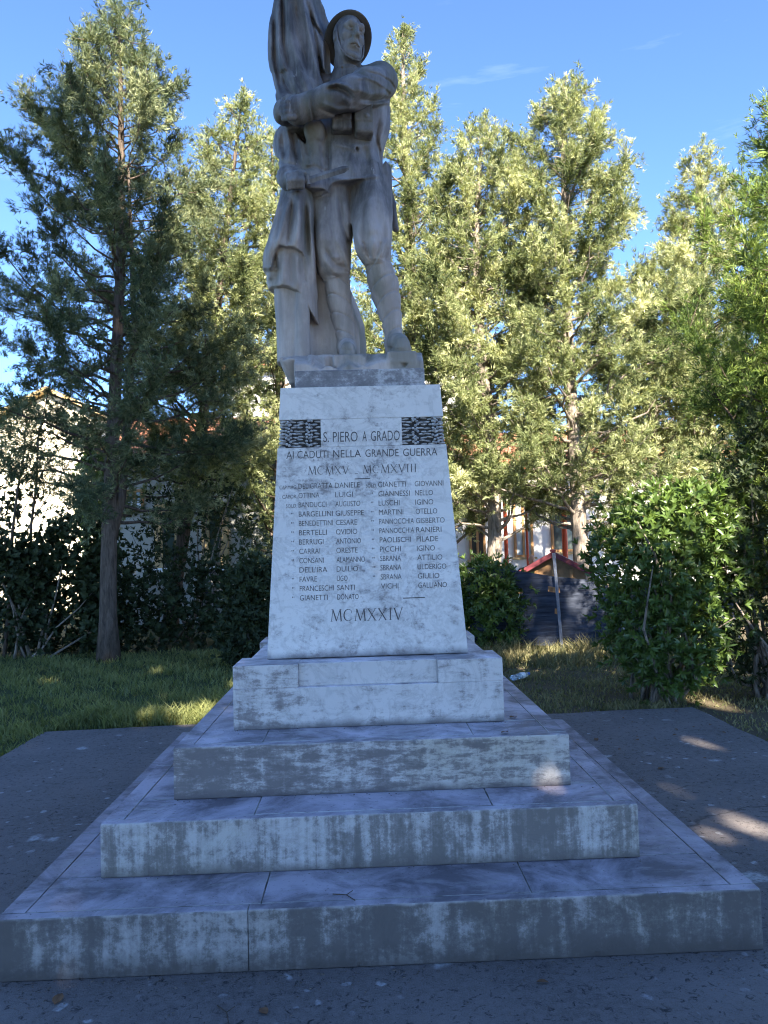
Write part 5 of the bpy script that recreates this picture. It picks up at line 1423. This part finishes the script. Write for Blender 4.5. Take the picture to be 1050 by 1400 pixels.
    m = MB(); m.add([(xl-.4, Y-.6, zt+.002), (xr+.4, Y-.6, zt+.002), (xr+.4, Y+4, zt+1.5), (xl-.4, Y+4, zt+1.5), (xl-.4, Y+8.6, zt+.002), (xr+.4, Y+8.6, zt+.002),
                     (xl-.4, Y-.6, zt+.14), (xr+.4, Y-.6, zt+.14), (xr+.4, Y+4, zt+1.62), (xl-.4, Y+4, zt+1.62), (xl-.4, Y+8.6, zt+.14), (xr+.4, Y+8.6, zt+.14)],
                    [(6, 7, 8, 9), (9, 8, 11, 10), (0, 3, 2, 1), (3, 4, 5, 2), (0, 1, 7, 6), (5, 4, 10, 11), (0, 6, 9, 3), (3, 9, 10, 4), (1, 2, 8, 7), (2, 5, 11, 8)])
    m.build('roof', M['tiles'], s_)
    for a, b, py, g_ in ((701, 727, 762, 'curtain'), (752, 788, 755, 'glass'), (640, 662, 765, 'glass'), (845, 880, 757, 'glass')):
        window(s_, f(a, 700)[0], f(b, 700)[0], f(a, py)[2], f(a, py)[2]+1.75, Y-.03, 'wood_frame', g_, 1, par=s_, sill='tan_stone')
    # posts of the play yard
    for px, w, mat, lb in ((681, .05, 'wood', 'slim brown wooden post left of the red posts'), (692.5, .055, 'red_paint', 'red post with blue and white bands at its foot'), (721.5, .035, 'red_paint', 'thin red post right beside the seated man'), (773, .075, 'red_paint', 'thick orange red post in front of the right window'), (798, .04, 'red_paint', 'thin red post over the roof of the little house')):
        Yp = 20.6; q = at(px, 760, Yp); r = empty('yard_post', (q[0], Yp, -.03)); tag(r, lb, 'post', 'posts of the play yard')
        m = MB(); zb = .98
        if mat == 'red_paint':
            m.lathe([(w, zb), (w, 3.9)], 12); m.build('upper_shaft', M[mat], r)
            for k, mm in enumerate(('white_paint', 'blue_paint', 'white_paint', 'blue_paint')):
                m = MB(); m.lathe([(w*1.01, zb-.25*(k+1)+.002), (w*1.01, zb-.25*k-.002)], 12); m.build('band', M[mm], r)
        else:
            m.lathe([(w, -.05), (w*.95, 3.9)], 10); tag(m.build('shaft', M[mat], r))
    # ---- little wooden house
    Y = 13.4; f = lambda px, py: at(px, py, Y)
    hx = f(757, 780)[0]; w2 = .62; ze = f(720, 784)[2]; za = f(757, 757)[2]; D_ = 1.5
    k = empty('wooden_playhouse', (hx, Y, -.03)); tag(k, 'small wooden playhouse with a dark red trimmed roof behind the netting', 'playhouse')
    zc = za+.03
    wl = MB(); wl.prism([(-w2+.08, -.02), (w2-.08, -.02), (w2-.08, ze+.05), (0, zc-.05), (-w2+.08, ze+.05)], 0, D_); wl.build('wall', M['wood'], k)
    rf = MB(); tr_ = MB()
    sh_ = .42                                                       # the house is turned a little to the right
    for s in (-1, 1):
        a = (s*w2*1.06, ze-.0); b = (0, zc)
        V = []
        for y in (-.14, D_+.12):
            for (x, z) in (a, b): V += [(x, y, z), (x, y, z+.035)]
        rf.add(V, [(0, 1, 3, 2), (4, 6, 7, 5), (1, 5, 7, 3), (0, 2, 6, 4), (0, 4, 5, 1), (2, 3, 7, 6)])
        V = []
        for y in (-.175, -.142):
            for (x, z) in (a, b): V += [(x, y, z-.05), (x, y, z+.045)]
        tr_.add(V, [(0, 1, 3, 2), (4, 6, 7, 5), (1, 5, 7, 3), (0, 2, 6, 4), (0, 4, 5, 1), (2, 3, 7, 6)])
    tr_.box(-.05, .05, -.18, D_+.13, zc+.036, zc+.07)
    rf.build('roof', M['tiles_red'], k); tr_.build('trim', M['crimson_paint'], k)
    st = MB()
    for x in (-.30, .0, .30): st.box(x-.03, x+.03, -.03, -.002, -.01, ze+.08)
    st.build('battens', M['wood_frame'], k)
    k.rotation_euler = (0, 0, R(-14))
    # ---- netting fence
    Y = 11.6; n = 90; rows = 14; rr = np.random.RandomState(2)
    x0, x1 = at(640, 800, Y)[0], at(1010, 800, Y)[0]
    xs = np.linspace(x0, x1, n); V = []; F = []
    ztop = lambda x: np.interp(x, [at(q, 790, Y)[0] for q in (640, 700, 757, 850, 1010)], [at(640, 776, Y)[2], at(700, 779, Y)[2], at(757, 788, Y)[2], at(850, 797, Y)[2], at(1010, 800, Y)[2]])
    zbot = lambda x: np.interp(x, [at(q, 790, Y)[0] for q in (640, 760, 1010)], [.03, .07, .02])
    for yo in (0, .006):
        for i, x in enumerate(xs):
            for j in range(rows):
                q = j/(rows-1); sag = .05*math.sin((x-x0)*2.2)*math.sin(q*3.1)+.018*math.sin(x*9+q*7)+.010*math.sin(q*26+x*3)
                V.append((x-x0, yo+sag, zbot(x)*(1-q)+ztop(x)*q+.03*math.sin(x*3.3)*(1-q)))
    hole = [(at(757, 806, Y), .085, .06), (at(708, 812, Y), .10, .07), (at(762, 836, Y), .03, .04), (at(712, 822, Y), .06, .03)]
    for s in (0, 1):
        for i in range(n-1):
            for j in range(rows-1):
                c = np.array(V[i*rows+j])+np.array([x0+.03, Y, .03])
                if any(((c[0]-h_[0][0])/h_[1])**2+((c[2]-h_[0][2])/h_[2])**2 < 1 for h_ in hole): continue
                a = s*n*rows+i*rows+j; q = (a, a+rows, a+rows+1, a+1)
                F.append(q if s == 0 else q[::-1])
    fe = empty('netting_fence', (x0, Y, -.03)); tag(fe, 'fence of dark blue shade netting with torn holes strung on a metal post', 'fence')
    m = MB(); m.add([(v[0], v[1], v[2]+.03) for v in V], F); m.build('netting', M['net'], fe, smooth=True)
    for (pa, pb, w) in (((769, 893), (757, 756), .022), ((852, 900), (852, 800), .022)):
        a = at(*pa, Y-.06); b = at(*pb, Y-.06); m = MB(); o = np.array([x0, Y, -.03])
        a[2] = -.1
        a, b = a-o, b-o; e = np.array([w, 0, 0]); d = np.array([0, w*.8, 0])
        Vp = [a-e-d, a+e-d, a+e+d, a-e+d, b-e-d, b+e-d, b+e+d, b-e+d]
        m.add(Vp, [(0, 3, 2, 1), (4, 5, 6, 7), (0, 1, 5, 4), (1, 2, 6, 5), (2, 3, 7, 6), (3, 0, 4, 7)]); m.build('post', M['galv'], fe, bevel=.004)
    # ---- iron gate of the left house
    Y = 18.6; f = lambda px, py: at(px, py, Y)
    xa, xb = f(276, 800)[0], f(315, 800)[0]; z1 = f(294, 776)[2]; z0 = f(294, 830)[2]
    gt = empty('iron_gate', (xa, Y, -.03)); tag(gt, 'black iron bar gate in front of the left house', 'gate')
    m = MB(); w = xb-xa
    m.box(0, w, -.02, .02, z0, z0+.05); m.box(0, w, -.02, .02, z1-.10, z1-.05); m.box(-.03, .02, -.025, .025, 0, z1+.06); m.box(w-.02, w+.03, -.025, .025, 0, z1+.06); m.build('gate_frame', M['iron'], gt)
    for i in range(9):
        m = MB(); x = (i+1)*w/10; m.tube([(x, 0, z0+.052), (x, 0, z1-.102)], .012, 6); m.tube([(x, 0, z1-.048), (x, 0, z1+.04)], [.012, .002], 6); m.build('bar', M['iron'], gt)
    m = MB(); m.box(.02, .16, -.05, .05, z0+.30, z0+.46); m.build('lock_box', M['iron'], gt)
    wl = MB(); xw0, xw1 = f(150, 800)[0], f(270, 800)[0]
    wl.box(0, xw1-xw0, 0, .22, -.05, 1.05); o = wl.build('garden_wall', M['grey_wall'], loc=None); o.location = (xw0, Y, 0); tag(o, 'low grey garden wall left of the iron gate', 'wall')
    # ---- lattice fence by the cream building
    Y = 15.5; f = lambda px, py: at(px, py, Y)
    xa, xb = f(20, 800)[0], f(112, 800)[0]; zt = f(60, 772)[2]
    lf = empty('lattice_fence', (xa, Y, -.03)); tag(lf, 'wooden diamond lattice fence in front of the cream building', 'fence')
    m = MB(); w = xb-xa; st_ = .20
    k = -zt
    while k < w:
        for sg in (1, -1):
            pa, pb = (k, .0), (k+zt, zt)
            if sg < 0: pa, pb = (k, zt), (k+zt, 0)
            x_0, z_0, x_1, z_1 = pa[0], pa[1], pb[0], pb[1]
            def clip(xx): t_ = (xx-x_0)/(x_1-x_0); return z_0+(z_1-z_0)*t_
            ca, cb = max(0, x_0), min(w, x_1)
            if cb > ca: m.tube([(ca, .012*sg, clip(ca)), (cb, .012*sg, clip(cb))], .013, 4)
        k += st_
    m.build('lattice', M['wood'], lf)
    for x in (0, w): m = MB(); m.box(x-.04, x+.04, -.045, .045, -.05, zt+.1); m.build('post', M['wood'], lf)

def build_person():
    """bald man seated on a bench in the play yard, only head and shoulders clear of the netting"""
    Y = 19.6; o = at(727, 764, Y); z = o[2]-.02
    root = empty('person', (o[0], Y, -.03)); tag(root, 'bald person in a dark jacket seated in the yard behind the netting', 'person')
    oz = np.array([o[0], Y, 0])
    B = Field((o[0]-.55, Y-.75, -.06), (o[0]+.5, Y+.35, z+.25), .014)
    h = np.array([o[0], Y, z])
    hip = oz+[-.14, .06, .52]; ch = h+[-.09, .05, -.34]
    B.cone(hip, ch, .16, .165, k=.04)
    B.cone(ch+[-.17, 0, .05], ch+[.17, 0, .05], .075, .075, k=.05)
    for s in (-1, 1):
        kn = hip+[s*.11+.02, -.42, .0]; an = np.array([kn[0], kn[1]-.02, .07])
        B.cone(hip+[s*.09, 0, 0], kn, .085, .065, k=.04); B.cone(kn, an, .062, .045, k=.02); B.cone(an+[0, .03, -.02], an+[0, -.15, -.035], .045, .035, k=.02)
        el = ch+[s*.25, -.05, -.24]; hd = kn+[-s*.02, .10, .10]
        B.cone(ch+[s*.19, 0, .03], el, .062, .05, k=.03); B.cone(el, hd, .048, .036, k=.02)
        B.ell(hd+[0, -.05, .0], (.035, .05, .022), k=.01)
        for f_ in range(4): B.chain([hd+[-.026+.017*f_, -.08, .004], hd+[-.028+.018*f_, -.125, -.008], hd+[-.028+.018*f_, -.145, -.034]], [.0105, .0095, .008], k=.003)
        B.chain([hd+[-s*.035, -.05, 0], hd+[-s*.055, -.09, -.01]], [.012, .010], k=.006)
    B.cone(ch+[.02, -.01, .06], h+[0, .01, -.09], .06, .055, k=.03)
    B.ell(h+[0, .01, .02], (.078, .098, .105), k=0); B.ell(h+[0, -.03, -.06], (.060, .065, .065), k=.02)
    B.ell(h+[0, -.10, -.015], (.014, .02, .026), k=.01)
    for s in (-1, 1): B.ell(h+[s*.08, .015, -.01], (.014, .022, .032), k=.006); B.ell(h+[s*.032, -.088, .012], (.018, .014, .012), k=.008, mode='s'); B.ell(h+[s*.032, -.080, .012], (.012, .012, .009), k=.003)
    B.cone(h+[-.024, -.092, -.062], h+[.024, -.092, -.062], .006, .006, k=.004, mode='s')
    V, F = B.mesh()
    ob = np_mesh('body', V-np.array([o[0], Y, -.03]), F, M['skin'], root, smooth=True)
    # clothing: jacket and trousers are faces of the body with their own cloth
    J = Field((o[0]-.55, Y-.75, -.06), (o[0]+.5, Y+.35, z+.05), .016)
    J.cone(hip+[0, 0, .02], ch, .175, .180, k=.04); J.cone(ch+[-.17, 0, .05], ch+[.17, 0, .05], .092, .092, k=.05); J.cone(ch+[.01, 0, .08], ch+[.02, -.01, .13], .085, .075, k=.03)
    for s in (-1, 1):
        kn = hip+[s*.11+.02, -.42, .0]; el = ch+[s*.25, -.05, -.24]; hd = kn+[-s*.02, .10, .10]
        J.cone(ch+[s*.19, 0, .03], el, .078, .066, k=.03); J.cone(el, hd+(el-hd)*.15, .064, .052, k=.02)
    np_mesh('jacket', *[(a-np.array([o[0], Y, -.03])) if i == 0 else a for i, a in enumerate(J.mesh())], M['jacket'], root, smooth=True)
    T = Field((o[0]-.5, Y-.7, -.06), (o[0]+.45, Y+.35, .8), .016)
    for s in (-1, 1):
        kn = hip+[s*.11+.02, -.42, .0]; an = np.array([kn[0], kn[1]-.02, .12])
        T.cone(hip+[s*.09, 0, 0], kn, .098, .08, k=.04); T.cone(kn, an, .078, .062, k=.02)
    np_mesh('trousers', *[(a-np.array([o[0], Y, -.03])) if i == 0 else a for i, a in enumerate(T.mesh())], M['trousers'], root, smooth=True)
    b = empty('bench', (o[0]-.1, Y+.12, -.03)); tag(b, 'plain wooden bench under the seated person', 'bench')
    m = MB(); m.box(-.7, .7, -.18, .18, .40, .44); m.build('seat', M['wood'], b)
    for x in (-.6, .6):
        m = MB(); m.box(x-.03, x+.03, -.16, .16, -.01, .398); m.build('leg', M['wood'], b)

def build_small():
    # crushed water bottle on the grass
    p = at(712, 928, 9.28); r = empty('plastic_bottle', (p[0], 9.28, .01)); tag(r, 'crushed clear plastic water bottle lying on the grass', 'bottle')
    prof = [(.0, -.115), (.030, -.113), (.034, -.10), (.033, -.07), (.030, -.06), (.034, -.05), (.033, -.02), (.029, -.01), (.034, 0), (.034, .04), (.028, .075), (.014, .095), (.013, .112), (.0, .113)]
    Mr = Matrix.Rotation(R(35), 4, 'Z') @ Matrix.Rotation(R(86), 4, 'Y') @ Matrix.Diagonal((.85, 1.1, 1, 1))
    m = MB(); m.lathe(prof, 16, Mr); m.build('shell', M['plastic'], r, smooth=True)
    m = MB(); m.lathe([(.0, .098), (.0155, .099), (.0155, .118), (.0, .119)], 14, Mr); m.build('cap', M['cap'], r)
    m = MB(); m.lathe([(.0345, -.005), (.0350, .0), (.0350, .035), (.0345, .04)], 16, Mr); m.build('bottle_label', M['white_paint'], r, smooth=True)
    r.location.z = .035; r.scale = (1.25, 1.25, 1.25)
    # dead leaves and twigs
    rr = random.Random(8)
    def leaf_at(pt, s, lab):
        V = []; F = []; n = 5
        for i in range(n+1):
            t_ = i/n; w = math.sin(math.pi*t_**.8)*.32
            z = .25*math.sin(t_*3)*.3
            V += [(t_*s-.5*s, -w*s, z*s+.10*s*abs(w)), (t_*s-.5*s, 0, z*s), (t_*s-.5*s, w*s, z*s+.12*s*abs(w))]
        V2 = [(x, y, z+.0012) for x, y, z in V]; k = len(V)
        for i in range(n):
            a = i*3; F += [(a, a+3, a+4, a+1), (a+1, a+4, a+5, a+2)]
        F2 = [tuple(j+k for j in f) for f in F]; F = [f[::-1] for f in F]
        m = MB(); m.add(V+V2, F+F2); o = m.build('fallen_leaf', M['deadleaf'])
        o.location = pt; o.rotation_euler = (rr.uniform(-.2, .2), rr.uniform(-.1, .1), rr.uniform(0, 6)); tag(o, lab, 'leaf', 'fallen leaves')
    def on_z(px, py, zz):
        d = _fw+_rt*(px-CX)/F_PX+_up*(CY-py)/F_PX; return CAM+d*((zz-CAM_H)/d[2])
    for px, py, zz, s, lab in ((702, 982, .7021, .055, 'brown leaf on the upper step beside the right foot of the top block'), (80, 1368, 0, .06, 'brown leaf on the pavement near the bottom left corner'), (690, 1003, .7021, .05, 'curled leaf at the front edge of the upper step, right side'),
                               (535, 991, .7021, .05, 'dark leaf on the upper step at the middle of the top block'), (905, 1052, 0, .07, 'brown leaf on the right pavement between the sun spots'), (815, 1012, 0, .06, 'brown leaf on the right pavement near the grass edge'), (360, 1385, 0, .05, 'small leaf at the bottom edge left of centre'), (742, 1345, 0, .045, 'small leaf in front of the lower step, right of centre')):
        p = on_z(px, py, zz); leaf_at((p[0], p[1], zz+.006), s, lab)
    for k in range(26):
        x, y = rr.uniform(1.6, 3.0), 7.35-abs(rr.gauss(0, 1))*1.5
        if y < 3.2: y = 3.2+rr.random()
        leaf_at((x, y, .006), rr.uniform(.022, .045), 'small dry leaf among the scattered litter on the right pavement')
    q = np.random.RandomState(77); VV = []; FF = []; n0 = 0
    def crumb(x, y, z, s):
        nonlocal n0
        v = q.normal(size=(6, 3)); v = nrm(np.array([[1, 0, 0], [-1, 0, 0], [0, 1, 0], [0, -1, 0], [0, 0, .7], [0, 0, -.5]])+v*.25)*s*q.uniform(.6, 1.2, (6, 1))*np.array([1, 1, .6])
        VV.append(v+np.array([x, y, z+s*.22])); FF.append(np.array([(0, 2, 4), (2, 1, 4), (1, 3, 4), (3, 0, 4), (2, 0, 5), (1, 2, 5), (3, 1, 5), (0, 3, 5)])+n0); n0 += 6
    for k in range(900):
        if k < 260: x, y = q.uniform(-1.7, 1.7), 3.02-abs(q.normal())*.05
        elif k < 560: x, y = q.uniform(1.55, 3.1), q.uniform(2.2, 7.4)
        elif k < 700: x, y = q.uniform(-3.0, -1.5), q.uniform(3.0, 7.4)
        else: x, y = q.uniform(-1.7, 2.0), q.uniform(2.3, 3.0)
        crumb(x, y, 0, q.uniform(.0025, .0075))
    for k in range(130):
        i = q.randint(3); y0_, y1_, hw_2, z0_, z1_, c_ = STEP[i]
        crumb(q.uniform(c_-hw_2+.05, c_+hw_2-.05), STEP[i+1][0]-abs(q.normal())*.03-.006, z1_+.001, q.uniform(.002, .005))
    tag(np_mesh('gravel', np.concatenate(VV), np.concatenate(FF), M['crumb']), kind='stuff')
    for px, py, zz, L, lab in ((470, 1228, .2331, .11, 'thin dry twig on the lower step near its front edge'), (305, 1390, 0, .14, 'thin twig on the pavement below the lower step')):
        p = on_z(px, py, zz); a = rr.uniform(0, 3)
        m = MB(); m.tube([(-L/2*math.cos(a), -L/2*math.sin(a), .003), (.01, .012, .006), (L/2*math.cos(a), L/2*math.sin(a), .003)], .0022, 5); m.tube([(.01, .012, .006), (.035, .04, .010)], .0016, 5)
        o = m.build('twig', M['bark']); o.location = (p[0], p[1], zz+.001); tag(o, lab, 'twig', 'fallen twigs')

build_ground()
build_pedestal()
build_statue()
build_backdrop()
build_plants()
build_person()
build_small()
print('script seconds', round(time.time()-T0, 1), 'faces', sum(len(o.data.polygons) for o in scene.objects if o.type == 'MESH'))
